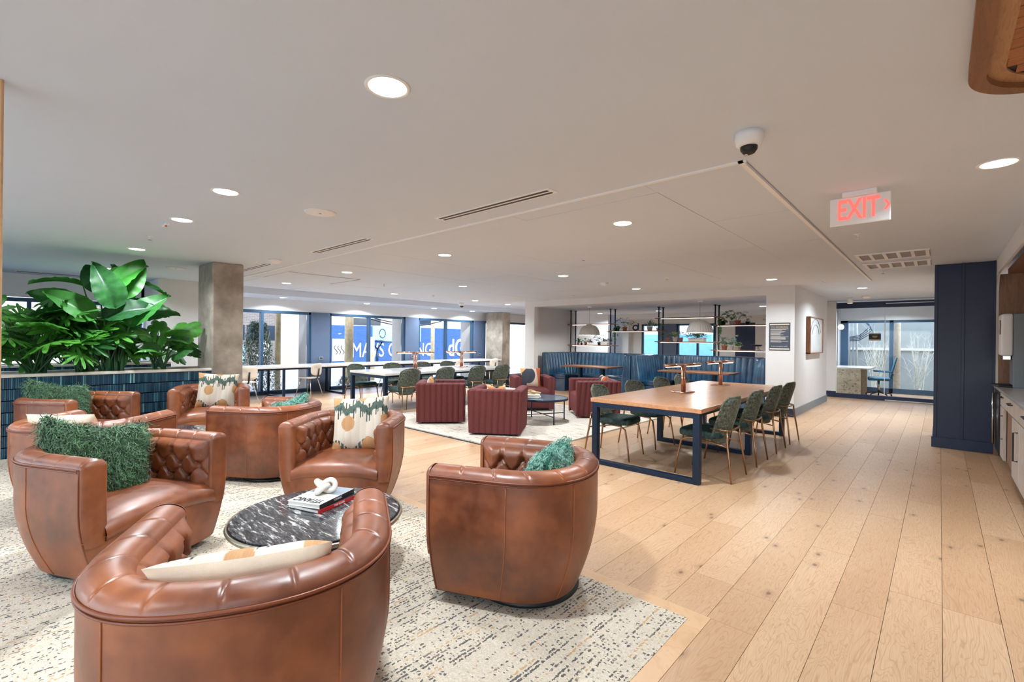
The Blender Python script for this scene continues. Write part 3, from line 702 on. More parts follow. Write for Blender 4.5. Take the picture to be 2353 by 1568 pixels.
    MB().lathe([(.30, .004), (.305, .012), (.30, .03), (.25, .05)], 40).build('swivel_base', M['black'], root, True)
    return root
LC = [(-1.768, 2.086, 204.4, 'cognac leather swivel chair alone at right, back to the hall, teal fur cushion inside'),
      (-1.706, .59, 150.2, 'cognac leather swivel chair nearest the camera, seen from behind, cream backed cushion inside'),
      (-3.865, .514, 26.5, 'cognac leather swivel chair with a dark green fur cushion, left of the nearer marble table'),
      (-3.778, 2.098, -46.9, 'cognac leather swivel chair facing the camera behind the nearer marble table'),
      (-5.019, 1.939, 212.4, 'cognac leather swivel chair seen from behind, left of the one facing the camera'),
      (-5.113, .499, 136.3, 'cognac leather swivel chair turned away at left with a flat cream cushion edge showing'),
      (-7.127, .568, 38.8, 'cognac leather swivel chair by the tiled planter draped with a dark green fur cushion'),
      (-7.36, 2.005, -20, 'cognac leather swivel chair at the foot of the concrete column')]
lc0 = leather_chair()
def local(x, y, deg, u, v):
    a = math.radians(deg); return (x + u * math.sin(a) + v * math.cos(a), y - u * math.cos(a) + v * math.sin(a))
for i, (x, y, a, lab) in enumerate(LC):
    rz = math.radians(a - 90)
    if i == 0: lc0.location = (x, y, .004); lc0.rotation_euler = (0, 0, rz); lc0['label'] = lab
    else: copy_tree(lc0, lab, (x, y, .004), rz)

# ------------------------------------------------------------------ cushions
def pillow_mb(S=.49, T=.075, n=36, side=0, sag=0.0):
    """side 0 both, 1 front, 2 back; local plane x,z ; front +y"""
    def pt(i, j, sg):
        u = -1 + 2 * i / n; v = -1 + 2 * j / n
        k = 1 - .07 * (1 - v * v) * abs(u) ** 2; l = 1 - .07 * (1 - u * u) * abs(v) ** 2
        th = T * ((1 - u ** 4) * (1 - v ** 4)) ** .55
        th *= 1 + .05 * math.sin(7 * u + 3 * v)
        return (u * S / 2 * k, sg * th, v * S / 2 * l - sag * (1 - u * u) * max(0, v) ** 2 + .02 * sag / .05 * u * abs(u))
    mb = MB()
    if side in (0, 1): mb.grid([[pt(i, j, 1) for j in range(n + 1)] for i in range(n + 1)], flip=True)
    if side in (0, 2): mb.grid([[pt(i, j, -1) for j in range(n + 1)] for i in range(n + 1)], flip=False)
    return mb
def ikat(u, v):
    import math as m
    gr = (.075, .115, .09); dk = (.02, .035, .04); cr = (.66, .58, .48); og = (.50, .27, .12)
    c = cr
    cell = m.floor(u * 26) ; jit = ((cell * 7919) % 13) / 13.0
    band = .52 + .12 * m.sin(u * 9 + 1) + .05 * m.sin(u * 23)
    if abs(v - band) < .13 + .02 * jit: c = gr
    if band - .34 * jit - .12 < v < band and (cell % 2): c = gr if jit < .6 else dk
    if v > band + .12 and (cell % 3 == 0) and v < band + .12 + .3 * jit: c = dk
    for ox, oy, rr_ in ((.40, -.02, .21), (-.88, .06, .16), (-.32, -.82, .23), (.88, .92, .2), (-.05, .98, .16), (.85, -.9, .2)):
        if (u - ox) ** 2 + ((v - oy) * .8) ** 2 < (rr_ + .03 * jit) ** 2: c = og
    b2 = -.72 + .16 * m.sin(u * 6 + 3)
    if v < b2 and c == cr and (cell % 3 != 1 or v < b2 - .15): c = gr
    if v < -.9 and c == gr: c = dk
    k = (.86 + .12 * jit) * (.9 + .2 * (((int(u * 60) * 31 + int(v * 60) * 17) * 2654435761 >> 7) % 16) / 16.0)
    return (c[0] * k, c[1] * k, c[2] * k, 1)
def abstract(u, v):
    if u < -.62 + .1 * v: return (.45, .10, .04, 1)
    if v > .45 and u > .45 + (.9 - v): return (.75, .38, .12, 1)
    if (u - .25) ** 2 + ((v - .25) * .8) ** 2 < .42 or (u > .1 and v < .3 and u > .2 - .4 * v): return (.045, .05, .07, 1)
    return (.62, .46, .34, 1)
def color_attr(me, S, fn):
    ca = me.color_attributes.new('Col', 'FLOAT_COLOR', 'POINT'); buf = []
    for vtx in me.vertices: buf += fn(vtx.co.x / (S / 2), vtx.co.z / (S / 2))
    ca.data.foreach_set('color', buf)
def pillow(name, label, fn, S=.49):
    t = thing(name, label, 'cushion')
    o = pillow_mb(S, side=1, n=110).build('woven_front', M['ikat'], t, True); color_attr(o.data, S, fn)
    pillow_mb(S, side=2).build('linen_back', M['cream'], t, True)
    return t
def fur_pillow(label, mat, nst=5200, S=.44, ln=.075, seed=1):
    t = thing('fur_cushion', label, 'cushion', group='curly fur cushions')
    pm = pillow_mb(S, .08, 24, 0, .07); base = pm.build('cushion_body', mat, t, True)
    q = random.Random(seed); mb = MB(); tone = []
    me = base.data
    me.attributes.new('tone', 'FLOAT', 'POINT')
    fcs = [(f.center.copy(), f.normal.copy()) for f in me.polygons]
    for k in range(nst):
        c, nn = q.choice(fcs); c = c + Vector((q.uniform(-.012, .012), 0, q.uniform(-.012, .012)))
        d = (nn * 1.0 + Vector((q.uniform(-1, 1), q.uniform(-.5, .5), q.uniform(-1.3, .3))) * .9).normalized()
        sd = d.cross(Vector((q.uniform(-1, 1), q.uniform(-1, 1), q.uniform(-1, 1)))).normalized()
        l = ln * q.uniform(.5, 1.15); cu = sd.cross(d) * q.uniform(-1.1, 1.1) + Vector((.3 * math.sin(c.x * 17 + c.z * 11), 0, -.6 + .3 * math.sin(c.x * 23))); wv = .0034
        prev = None; vs = []
        for m_ in range(6):
            f = m_ / 5; pt = c + d * l * f * (1 - .35 * f) + cu * l * f * f * .5 + sd * .011 * math.sin(f * 10 + k) + sd.cross(d) * .011 * math.cos(f * 10 + k)
            ww = wv * (1 - f * .8); vs += [pt - sd * ww, pt + sd * ww]
        mb._add(vs, [(2 * i_, 2 * i_ + 1, 2 * i_ + 3, 2 * i_ + 2) for i_ in range(5)]); tn = q.gauss(.42 + .2 * math.sin(c.x * 40) * math.sin(c.z * 37), .22); tone += [min(1, max(0, tn + o_)) for o_ in (-.3, -.15, 0, .15, .3)]
    mb.tone = tone
    tag(mb.build('fur', mat, t), kind='stuff')
    return t
def seat_pose(i, u, v, z, yaw=0, tilt=-14, roll=0):
    x, y, a, _ = LC[i]; px, py = local(x, y, a, u, v)
    return (px, py, z), (math.radians(tilt), math.radians(roll), math.radians(a - 90 + yaw))
def put(t, pose): t.location = pose[0]; t.rotation_mode = 'YXZ'; t.rotation_euler = pose[1]
fp = fur_pillow('teal curly fur cushion inside the lone swivel chair at right', M['furteal'], 6500, seed=3)
put(fp, seat_pose(0, -.02, -.13, .60, 0, 16, 8))
f2 = fur_pillow('dark green curly fur cushion on the chair left of the nearer marble table', M['fur'], 12000, .50, .105, seed=5)
put(f2, seat_pose(2, .04, -.10, .625, -14, 24, -8))
f3 = copy_tree(f2, 'dark green curly fur cushion on the chair beside the tiled planter'); put(f3, seat_pose(6, .04, -.10, .64, -14, 24, -8))
f4 = copy_tree(fp, 'teal curly fur cushion just visible in the second row chair seen from behind'); put(f4, seat_pose(4, -.02, -.14, .58, 0, 16, 0))
p1 = pillow('patterned_cushion', 'ikat cushion with green drips and orange discs, upright in the chair facing the camera', ikat); put(p1, seat_pose(3, -.05, -.08, .64, 6, 20, 3))
p2 = copy_tree(p1, 'ikat cushion with green drips in the chair at the foot of the column'); put(p2, seat_pose(7, -.05, -.08, .65, 0, 14, -4))
p3 = copy_tree(p1, 'cushion with a plain cream back leaning in the chair nearest the camera'); put(p3, seat_pose(1, .02, -.10, .565, 2, 34, -2))
p4 = copy_tree(p1, 'cushion with only its cream top edge visible in the turned away chair at left'); put(p4, seat_pose(5, 0, -.14, .575, 0, 24, 0))

# ------------------------------------------------------------------ marble pedestal tables, books, knot
def pedestal(label, x, y, r=.47, z=.37):
    t = thing('pedestal_table', label, 'table', (x, y, .004), 0, 'round marble lounge tables')
    MB().lathe([(0, z - .02), (r - .018, z - .02), (r - .012, z - .004), (r - .016, z), (0, z)], 72).build('marble_top', M['marble'], t)
    MB().lathe([(r - .02, z - .034), (r + .004, z - .034), (r + .010, z - .022), (r + .004, z - .008), (r - .006, z - .010), (r - .006, z - .02), (r - .02, z - .02)], 72).build('metal_rim', M['pewter'], t, True)
    MB().lathe([(.30, 0), (.30, .012), (.22, .02), (.15, .08), (.12, .18), (.15, .27), (.24, z - .036), (.05, z - .034)], 40).build('pedestal', M['steel'], t, True)
    return t
pedestal('round black streaked marble table among the nearer leather chairs', -2.70, 1.29)
pedestal('round black streaked marble table among the farther leather chairs', -6.05, 1.25)
def book(name, label, x, y, z, rz, w, d, h, cover, spine, title, tcol, face=True, tsize=.05):
    t = thing(name, label, 'book', (x, y, z), rz, 'hardcover books on the near marble table' if z < .5 and x > -4 else None)
    mb = MB().box(-w / 2, w / 2, -d / 2, d / 2, 0, .003).box(-w / 2, w / 2, -d / 2, d / 2, h - .003, h); mb.build('cover', cover, t, bevel=.001)
    MB().box(-w / 2, w / 2, -d / 2 - .002, -d / 2 + .003, 0, h).build('spine', spine, t, bevel=.001)
    MB().box(-w / 2 + .004, w / 2 - .004, -d / 2 + .003, d / 2 - .005, .003, h - .003).build('pages', M['paper'], t)
    text_obj('spine_title', title, h * .75, tcol, t, frame_m((0, -d / 2 - .0022, h / 2), (1, 0, 0), (0, 0, 1)), .0004)
    return t
ang = math.atan2(1.53 - 1.27, -2.80 + 2.69)
ba = math.radians(108)
b1 = book('hardcover_book', 'red and black hardcover book under the white one on the near marble table', -2.83, 1.385, .375, ba, .33, .25, .022, M['bookblack'], M['bookred'], 'THE ROVER', M['textwhite'])
b2 = book('hardcover_book', 'white hardcover book with bold black capitals, topmost on the near marble table', -2.84, 1.375, .398, ba + .12, .32, .235, .026, M['bookwhite'], M['bookblack'], 'TITANIC', M['textwhite'])
text_obj('cover_title', 'TITANIC', .075, M['textblack'], b2, frame_m((-.110, 0, .0265), (0, 1, 0), (-1, 0, 0)), .0003, sx=.68, bold=.003)
MB().box(.02, .158, -.112, .112, .0262, .0268).build('cover_picture', M['bookgrey'], b2)
kp = []
for k in range(96):
    a = 2 * PI * k / 96; kp.append((.034 * (math.sin(a) + 2 * math.sin(2 * a)) * .62, .034 * (math.cos(a) - 2 * math.cos(2 * a)) * .62, -.022 * math.sin(3 * a)))
ko = MB().tube(kp, .0165, 14, True).build('knot_sculpture', M['knot'], None, True, loc=(-2.86, 1.40, .466)); tag(ko, 'white marble knot sculpture resting on the stacked books', 'sculpture'); ko.rotation_euler = (.25, .1, .6)

# ------------------------------------------------------------------ round wire of burgundy channel tufted chairs
def channel_u(root, W, D, z0, z1, th, e, straight, mat, pitch, depth, base_in=0.0, lean=0.0, n=340, names=('outer_shell', 'top_roll', 'channel_back'), inner_z=.36, cap='arm_front', rr_=.03):
    def scal(s, p): return depth * abs(math.sin(PI * s / p)) ** .55
    Lo = u_path(W, D, 0, e, straight, n)[2][-1]; Li = u_path(W, D, th, e, straight, n)[2][-1]
    po = Lo / round(Lo / pitch); pi_ = Li / round(Li / pitch)
    rows = []
    for z in np.linspace(z0, z1 - rr_, 5):
        Q, Nn, s = u_path(W, D, base_in * (z1 - z) / (z1 - z0), e, straight, n)
        rows.append([(Q[i][0] - Nn[i][0] * (scal(s[i], po) - depth), Q[i][1] - Nn[i][1] * (scal(s[i], po) - depth), z) for i in range(n + 1)])
    MB().grid(rows).build(names[0], mat, root, True)
    Qo, No, so = u_path(W, D, 0, e, straight, n); Qi, Ni, si = u_path(W, D, th, e, straight, n); rows = []
    for k in range(9):
        f = PI * k / 8; t = (1 - math.cos(f)) / 2; row = []
        for i in range(n + 1):
            a = (Qo[i] - No[i] * (scal(so[i], po) - depth)) * (1 - t) + (Qi[i] + Ni[i] * scal(si[i], pi_)) * t
            row.append((a[0], a[1], z1 - rr_ + rr_ * math.sin(f)))
        rows.append(row)
    MB().grid(rows).build(names[1], mat, root, True)
    rows = []
    for z in np.linspace(inner_z, z1 - rr_, 6):
        Q, Nn, s = u_path(W, D, th + lean * (z1 - z) / (z1 - inner_z), e, straight, n); rows.append([(Q[i][0] + Nn[i][0] * scal(s[i], s[-1] / round(Li / pitch)), Q[i][1] + Nn[i][1] * scal(s[i], s[-1] / round(Li / pitch)), z) for i in range(n + 1)])
    MB().grid(rows, flip=True).build(names[2], mat, root, True)
    for sgn in (1, -1):
        rows = []
        for z in list(np.linspace(z0, z1 - rr_, 8)):
            bi = base_in * (z1 - z) / (z1 - z0); ln_ = lean * max(0, (z1 - z) / (z1 - inner_z)) if z > inner_z else lean
            rows.append([(sgn * (W / 2 - bi - (th + ln_ - bi) * k / 10), D / 2 + .012 * min(1, abs(math.sin(PI * k / 5)) / .5) ** .6 + .001, z) for k in range(11)])
        rows.append([(sgn * (W / 2 - .02 - (th - .04) * k / 10), D / 2 + .004, z1 - .006) for k in range(11)])
        MB().grid(rows).build(cap, mat, root, True)
def burgundy():
    W, D = .80, .80
    t = thing('club_chair', 'x', 'armchair', (0, 0, 0), 0, 'burgundy channelled club chairs')
    channel_u(t, W, D, .03, .665, .12, 14, .86, M['burg'], .092, .026, .015)
    wi = W / 2 - .115; rows = []
    for v, z in [(D / 2 - .02, .06), (D / 2 + .0, .10), (D / 2 + .005, .25), (D / 2 + .012, .36), (D / 2 - .0, .40), (D / 2 - .04, .415)] + [(v, .42) for v in np.linspace(D / 2 - .1, -D / 2 + .11, 8)]:
        rows.append([(wi * u, v, z + .008 * min(1, abs(math.sin(PI * 3.5 * (u + 1))) / .4) ** .6 * (1 if z > .38 else 0)) for u in np.linspace(-1, 1, 43)])
    MB().grid(rows).build('seat', M['burg'], t, True)
    MB().box(-.3, .3, -.3, .3, .004, .05).build('plinth', M['black'], t)
    return t
BC = [(-6.28, 5.12, 48, 'burgundy channelled club chair at left, its ribbed side toward the camera'),
      (-4.93, 5.13, 124, 'burgundy channelled club chair seen from the back corner, nearest on the cream rug'),
      (-6.10, 7.30, -40, 'burgundy channelled club chair facing the camera with a geometric cushion'),
      (-4.74, 7.50, 226, 'burgundy channelled club chair side on beside the long oak table')]
bc0 = burgundy()
for i, (x, y, a, lab) in enumerate(BC):
    rz = math.radians(a - 90)
    if i == 0: bc0.location = (x, y, .02); bc0.rotation_euler = (0, 0, rz); bc0['label'] = lab
    else: copy_tree(bc0, lab, (x, y, .02), rz)
g1 = pillow('geometric_cushion', 'cushion of charcoal, sand, rust and ochre shapes on the club chair facing the camera', abstract, .42)
px, py = local(*BC[2][:3], .0, -.12); g1.location = (px, py, .62); g1.rotation_mode = 'YXZ'; g1.rotation_euler = (math.radians(14), 0, math.radians(-40 - 90))
g2 = copy_tree(g1, 'cushion whose sand corner just shows over the arm of the left club chair'); px, py = local(*BC[0][:3], 0, -.14); g2.location = (px, py, .55); g2.rotation_euler = (math.radians(14), 0, math.radians(48 - 90))
g3 = copy_tree(g1, 'cushion whose tip just shows over the arm of the club chair near the oak table'); px, py = local(*BC[3][:3], 0, -.14); g3.location = (px, py, .55); g3.rotation_euler = (math.radians(14), 0, math.radians(226 - 90))
rg = MB().box(-7.35, -3.75, 4.36, 8.2, 0, .02).build('area_rug', M['rug']); tag(rg, 'cream area rug with faint dark broken lines under the burgundy chairs', 'rug')
fr = MB(); q = random.Random(2)
for k in range(380):
    x = -7.35 + 3.6 * k / 380; fr.box(x, x + .004 + .004 * q.random(), 4.33 + q.uniform(-.006, .006), 4.36, 0, .006)
tag(fr.build('fringe', M['charcoal'], rg), kind='stuff')
def wire_table(label, x, y, r, z, top, rz=0):
    t = thing('round_side_table', label, 'table', (x, y, .02), rz, 'round side tables among the burgundy chairs')
    MB().lathe([(0, z - .012), (r - .01, z - .012), (r - .01, z), (0, z)], 48).build('table_top', top, t)
    MB().lathe([(r - .012, z - .03), (r, z - .03), (r, z + .004), (r - .008, z + .004), (r - .008, z - .012), (r - .012, z - .012)], 48).build('metal_ring', M['steel'], t, True)
    for k in range(4):
        a = PI / 4 + k * PI / 2; MB().cyl((math.cos(a) * (r - .012), math.sin(a) * (r - .012), 0), (math.cos(a) * (r - .012), math.sin(a) * (r - .012), z - .02), .011, n=10).build('leg', M['steel'], t, True)
    for k in range(2):
        a = PI / 4 + k * PI / 2; MB().cyl((math.cos(a) * (r - .012), math.sin(a) * (r - .012), .12), (-math.cos(a) * (r - .012), -math.sin(a) * (r - .012), .12), .008, n=8).build('cross_bar', M['steel'], t, True)
    return t
wire_table('round glass topped side table on thin black legs right of the ribbed chair', -5.02, 6.30, .44, .40, M['smokedtop'], .35)
wire_table('taller round side table half hidden behind the nearest burgundy chair', -5.95, 6.18, .34, .48, M['rimstone'])
# things on them
q = random.Random(9)
for k in range(4):
    o = MB().box(-.16 + .01 * k, .16 - .008 * k, -.12, .12 - .006 * k, 0, .014).build('magazine', (M['bookwhite'], M['paper'], M['cream'], M['bookwhite'])[k], None, bevel=.003, loc=(-5.13 + .006 * k, 6.12, .4242 + .0145 * k)); o.rotation_euler = (0, 0, .5 + .08 * k)
    tag(o, 'pale magazine in the stack under the wooden chain, %s' % ('lowest', 'second from the bottom', 'second from the top', 'topmost')[k], 'magazine', 'stacked magazines on the glass side table')
ch = thing('wooden_chain', 'carved tan wooden chain links lying on the magazine stack', 'sculpture', (-5.13, 6.12, .515))
for k in range(3):
    pts = [(.055 * math.cos(2 * PI * m_ / 24) * 1.4, .032 * math.sin(2 * PI * m_ / 24), 0) for m_ in range(24)]
    o = MB().tube(pts, .013, 8, True).build('link', M['pole'], ch, True, loc=(-.10 + .10 * k, .01 * k, .0)); o.rotation_euler = (.9 if k % 2 else -.3, .1, .5)
o = MB().box(-.13, .13, -.09, .09, 0, .03).build('box_tray', M['terracotta'], None, bevel=.004, loc=(-5.86, 6.05, .504)); tag(o, 'small rust coloured box on the taller side table', 'box')
o = MB().box(-.14, .14, -.1, .1, 0, .02).build('orange_book', M['orange'], None, bevel=.002, loc=(-6.10, 6.28, .504)); tag(o, 'orange book lying on the taller side table', 'book')
ap = thing('air_plant', 'spiky pale air plant on the small rust box', 'plant', (-5.86, 6.05, .534)); mb = MB()
for k in range(34):
    a = q.uniform(0, 2 * PI); e = q.uniform(.3, 1.4); l = q.uniform(.07, .12); d = Vector((math.cos(a) * math.cos(e), math.sin(a) * math.cos(e), math.sin(e)))
    mb.tube([d * .01, d * l * .6 + Vector((0, 0, .005)), d * l + Vector((0, 0, -.012))], [.004, .003, .0006], 5)
tag(mb.build('leaf_rosette', M['leafgrey'], ap), kind='stuff')
# ================================================================== LONG TABLES AND DINING CHAIRS
def long_table(label, x0, x1, y0, y1, top, frame):
    t = thing('long_table', label, 'table', ((x0 + x1) / 2, (y0 + y1) / 2, 0), 0, None)
    a, b = (x1 - x0) / 2, (y1 - y0) / 2
    MB().box(-a, a, -b, b, .70, .745).build('table_top', top, t, bevel=.004)
    MB().box(-a + .03, a - .03, -b + .05, b - .05, .665, .699).build('apron', frame, t, bevel=.003)
    for yy in (-b + .04, -b + .04 + (2 * b - .08) / 2, b - .04):
        MB().box(-a + .02, -a + .085, yy - .035, yy + .035, 0, .70).build('leg', frame, t, bevel=.003)
        MB().box(a - .085, a - .02, yy - .035, yy + .035, 0, .70).build('leg', frame, t, bevel=.003)
        MB().box(-a + .085, a - .085, yy - .035, yy + .035, 0, .05).build('foot_rail', frame, t, bevel=.003)
        MB().box(-a + .085, a - .085, yy - .035, yy + .035, .645, .70).build('top_rail', frame, t, bevel=.003)
    return t
long_table('long oak topped work table on blue black steel loops, nearest the hallway', -2.96, -1.70, 4.60, 8.03, M['oaktop'], M['steel'])
long_table('long white topped work table on blue black steel loops near the windows', -8.92, -7.62, 4.88, 8.32, M['quartz'], M['steel'])
def dining_chair():
    t = thing('dining_chair', 'x', 'chair', (0, 0, 0), 0, 'green velvet dining chairs')
    # faces +y ; seat
    def rr_sq(u, v, e=5): return u, v
    rows = []; W = .46; Dp = .45
    def ring(s, z, e=4.5, n=32):
        r = []
        for k in range(n):
            a = 2 * PI * k / n; c, d = math.cos(a), math.sin(a)
            x = W / 2 * s * math.copysign(abs(c) ** (2 / e), c); y = Dp / 2 * s * math.copysign(abs(d) ** (2 / e), d)
            r.append((x * (1 - .08 * (y < 0) * abs(y) / .22), y + .02, z))
        return r
    zs = [(.90, .405), (.985, .415), (1.0, .44), (.985, .465), (.93, .478), (.7, .485), (.35, .488), (.02, .488)]
    R = [ring(s, z) for s, z in zs]; R = [r + [r[0]] for r in R]
    mb = MB(); mb.grid(R, flip=True); mb._add(ring(.90, .405), [tuple(range(31, -1, -1))])
    mb.build('seat', M['velvetseat'], t, True)
    # backrest shell
    def bp(u, h, off):
        z = .36 + .48 * h
        wd = (.215 + .012 * math.sin(PI * min(1, h * 1.1))) * (1 - .34 * max(0, .35 - h) / .35) 
        if h > .82: wd *= (1 - ((h - .82) / .18) ** 2.6 * .38)
        x = u * wd; y = -.17 - .135 * h - .01 + .085 * abs(u) ** 2.2 * (1 - .3 * h) * 1.0
        if h > .93: z -= .012 * abs(u) ** 3
        return (x, y - off, z)
    us = np.linspace(-1, 1, 17); hs = list(np.linspace(0, .8, 9)) + list(np.linspace(.84, 1, 6))
    inner = [[bp(u, h, -.018 * (1 - u ** 6) * (1 - (2 * h - 1) ** 8) ** .5) for u in us] for h in hs]
    outer = [[bp(u, h, .018 * (1 - u ** 6) * (1 - (2 * h - 1) ** 8) ** .5 + .004) for u in us] for h in hs]
    mb = MB().grid(inner).grid(outer, flip=True)
    mb.build('backrest', M['velvet'], t, True)
    e = [bp(-1, h, .002) for h in hs] + [bp(u, 1, .002) for u in us] + [bp(1, h, .002) for h in hs[::-1]] + [bp(u, 0, .002) for u in us[::-1]]
    MB().tube(e, .011, 6, True).build('welt', M['velvet'], t, True)
    for sx in (-1, 1):
        MB().tube([(sx * .19, -.02, .40), (sx * .205, .13, .395), (sx * .215, .19, .36), (sx * .225, .225, .18), (sx * .235, .25, 0)], [.011, .011, .0115, .010, .008], 10).build('leg', M['brass'], t, True)
        MB().tube([(sx * .18, -.265, .50), (sx * .195, -.27, .40), (sx * .215, -.30, .20), (sx * .235, -.325, 0)], [.011, .0115, .0105, .008], 10).build('leg', M['brass'], t, True)
    MB().tube([(-.19, -.10, .515), (-.185, -.265, .508), (0, -.285, .508), (.185, -.265, .508), (.19, -.10, .515)], .0095, 8).build('back_rail', M['brass'], t, True)
    MB().tube([(-.20, -.275, .345), (-.19, .0, .395)], .008, 8).build('side_rail', M['brass'], t, True)
    MB().tube([(.20, -.275, .345), (.19, .0, .395)], .008, 8).build('side_rail', M['brass'], t, True)
    return t
dc = dining_chair(); first = True
sets = []
names = ('nearest', 'second', 'third', 'farthest')
for tb, (xr, xl) in (('oak table', (-1.83, -2.92)), ('white table', (-7.50, -9.0))):
    off = 0 if tb == 'oak table' else .08
    for k, yy in enumerate((5.12, 5.97, 6.84, 7.60)):
        sets.append((xr, yy + off, 90, '%s mottled green velvet chair on the hallway side of the %s' % (names[k], tb)))
        sets.append((xl, yy + off + .02, -90 + (8 if k == 0 else -4), '%s mottled green velvet chair on the window side of the %s' % (names[k], tb)))
for x, y, a, lab in sets:
    a += rnd.uniform(-2, 2)
    if first: dc.location = (x, y, 0); dc.rotation_euler = (0, 0, math.radians(a)); dc['label'] = lab; first = False
    else: copy_tree(dc, lab, (x, y, 0), math.radians(a))
def table_lamp():
    t = thing('table_lamp', 'x', 'lamp', (0, 0, 0), 0, 'copper tube table lamps')
    MB().box(-.09, .09, -.13, .13, 0, .016).build('base', M['copper'], t, bevel=.003)
    MB().cyl((0, -.022, .016), (0, -.022, .345), .018, n=16).build('post', M['copper'], t, True)
    MB().cyl((0, .022, .016), (0, .022, .345), .018, n=16).build('post', M['copper'], t, True)
    for s in (-1, 1):
        MB().cyl((0, s * .012, .355), (0, s * .40, .355), .020, n=16).build('arm', M['copper'], t, True)
        MB().box(-.010, .010, min(s * .08, s * .38), max(s * .08, s * .38), .331, .337).build('lit_strip', M['strip'], t)
    return t
tl = table_lamp()
LL = [(-2.44, 5.97, 'copper T shaped table lamp nearer on the oak table'), (-2.44, 7.36, 'copper T shaped table lamp farther on the oak table'),
      (-8.45, 6.16, 'copper T shaped table lamp nearer on the white table'), (-8.40, 7.45, 'copper T shaped table lamp farther on the white table')]
for i, (x, y, lab) in enumerate(LL):
    rz = math.radians(0 if i < 2 else 0) + PI / 2 * 0
    if i == 0: tl.location = (x, y, .745); tl['label'] = lab; tl.rotation_euler = (0, 0, -.178)
    else: copy_tree(tl, lab, (x, y, .745), (-.178, -.135, -.62, -.24)[i])

# ---- window desk and cafe chairs
wd = thing('window_desk', 'long white counter desk on slim steel frames along the windows', 'desk', (-11.45, 7.4, 0))
MB().box(-.50, .52, -4.4, 4.1, .70, .735).build('desk_top', M['quartz'], wd, bevel=.004)
MB().box(-.45, .48, -4.35, 4.05, .66, .699).build('apron', M['steel'], wd, bevel=.003)
for yy in (-3.0, -1.55, .2, 1.9, 3.95):
    MB().box(.44, .49, yy - .025, yy + .025, 0, .66).build('leg', M['steel'], wd, bevel=.002)
    MB().box(-.46, -.41, yy - .025, yy + .025, 0, .66).build('leg', M['steel'], wd, bevel=.002)
    MB().box(-.41, .44, yy - .025, yy + .025, 0, .045).build('foot_rail', M['steel'], wd, bevel=.002)
def cafe_chair():
    t = thing('cafe_chair', 'x', 'chair', (0, 0, 0), 0, 'cream cafe chairs at the window desk')
    def disc(z, s, dz=0): return [(.215 * s * math.copysign(abs(math.cos(a)) ** (2 / 3), math.cos(a)), .205 * s * math.copysign(abs(math.sin(a)) ** (2 / 3), math.sin(a)), z) for a in np.linspace(0, 2 * PI, 33)]
    MB().grid([disc(.445, .02), disc(.445, .8), disc(.452, .97), disc(.462, 1), disc(.468, .97), disc(.468, .6), disc(.466, .02)]).build('seat', M['creamplastic'], t, True)
    rows = []
    def back(s, off): return [(.195 * s * math.copysign(abs(math.cos(a)) ** (2 / 3.2), math.cos(a)), -.215 - off - .05 * (.15 * s * math.sin(a) + .15) * 2 + .05 * (s * math.cos(a)) ** 2, .66 + .145 * s * math.copysign(abs(math.sin(a)) ** (2 / 3.2), math.sin(a))) for a in np.linspace(0, 2 * PI, 33)]
    MB().grid([back(.02, 0), back(.6, 0), back(.96, 0), back(1, .006), back(.96, .013), back(.6, .013), back(.02, .013)]).build('backrest', M['creamplastic'], t, True)
    MB().tube([(0, -.12, .445), (0, -.22, .455), (0, -.245, .52), (0, -.27, .68)], .016, 6).build('back_bracket', M['black'], t, True)
    for sx in (-1, 1):
        for sy in (-1, 1): MB().cyl((sx * .13, sy * .12, .45), (sx * .22, sy * .22, 0), .011, .009, 8).build('leg', M['chrome'], t, True)
    return t
cc = cafe_chair()
CC = [(-10.98, 4.98, 118, 'cream cafe chair with chrome legs in clear view before the nearest window pier'), (-10.65, 3.46, 95, 'cream cafe chair half hidden behind the concrete column'),
      (-10.72, 6.98, 96, 'cream cafe chair behind the white table, nearest of the three there'), (-10.62, 9.15, 102, 'cream cafe chair behind the white table, middle of the three there'), (-10.6, 10.6, 90, 'cream cafe chair behind the white table, next to the far column')]
for i, (x, y, a, lab) in enumerate(CC):
    if i == 0: cc.location = (x, y, 0); cc.rotation_euler = (0, 0, math.radians(a)); cc['label'] = lab
    else: copy_tree(cc, lab, (x, y, 0), math.radians(a))

# ================================================================== BOOTHS, SHELVING, PENDANTS
def booth(label, x0, x1, y0, y1, z1=1.06):
    W, D = x1 - x0, y1 - y0
    t = thing('booth', label, 'booth', ((x0 + x1) / 2, (y0 + y1) / 2, 0), PI)
    channel_u(t, W, D, .02, z1, .14, 16, .90, M['blueleather'], .135, .042, 0, .10, 420, ('outer_shell', 'top_roll', 'channel_back'), .42, 'wing_end', .03)
    a, b = W / 2 - .20, D / 2; sd_ = .50
    for nm, (xa, xb, ya, yb) in {'seat_left': (-a, -a + sd_, -b + .15, b - .14), 'seat_right': (a - sd_, a, -b + .15, b - .14), 'seat_rear': (-a + sd_, a - sd_, -b + .15, -b + .15 + sd_)}.items():
        MB().box(xa, xb, ya, yb, .33, .46).build('seat_cushion', M['blueleather'], t, True, .03)
        MB().box(xa + .02, xb - .02, ya, yb - .02, 0, .33).build('seat_base', M['blueleather'], t, bevel=.01)
    return t
booth('U shaped peacock blue channelled leather booth, left of the two in the alcove', -8.33, -5.58, 10.42, 11.90)
booth('U shaped peacock blue channelled leather booth, right of the two in the alcove', -5.55, -2.60, 10.42, 11.90)
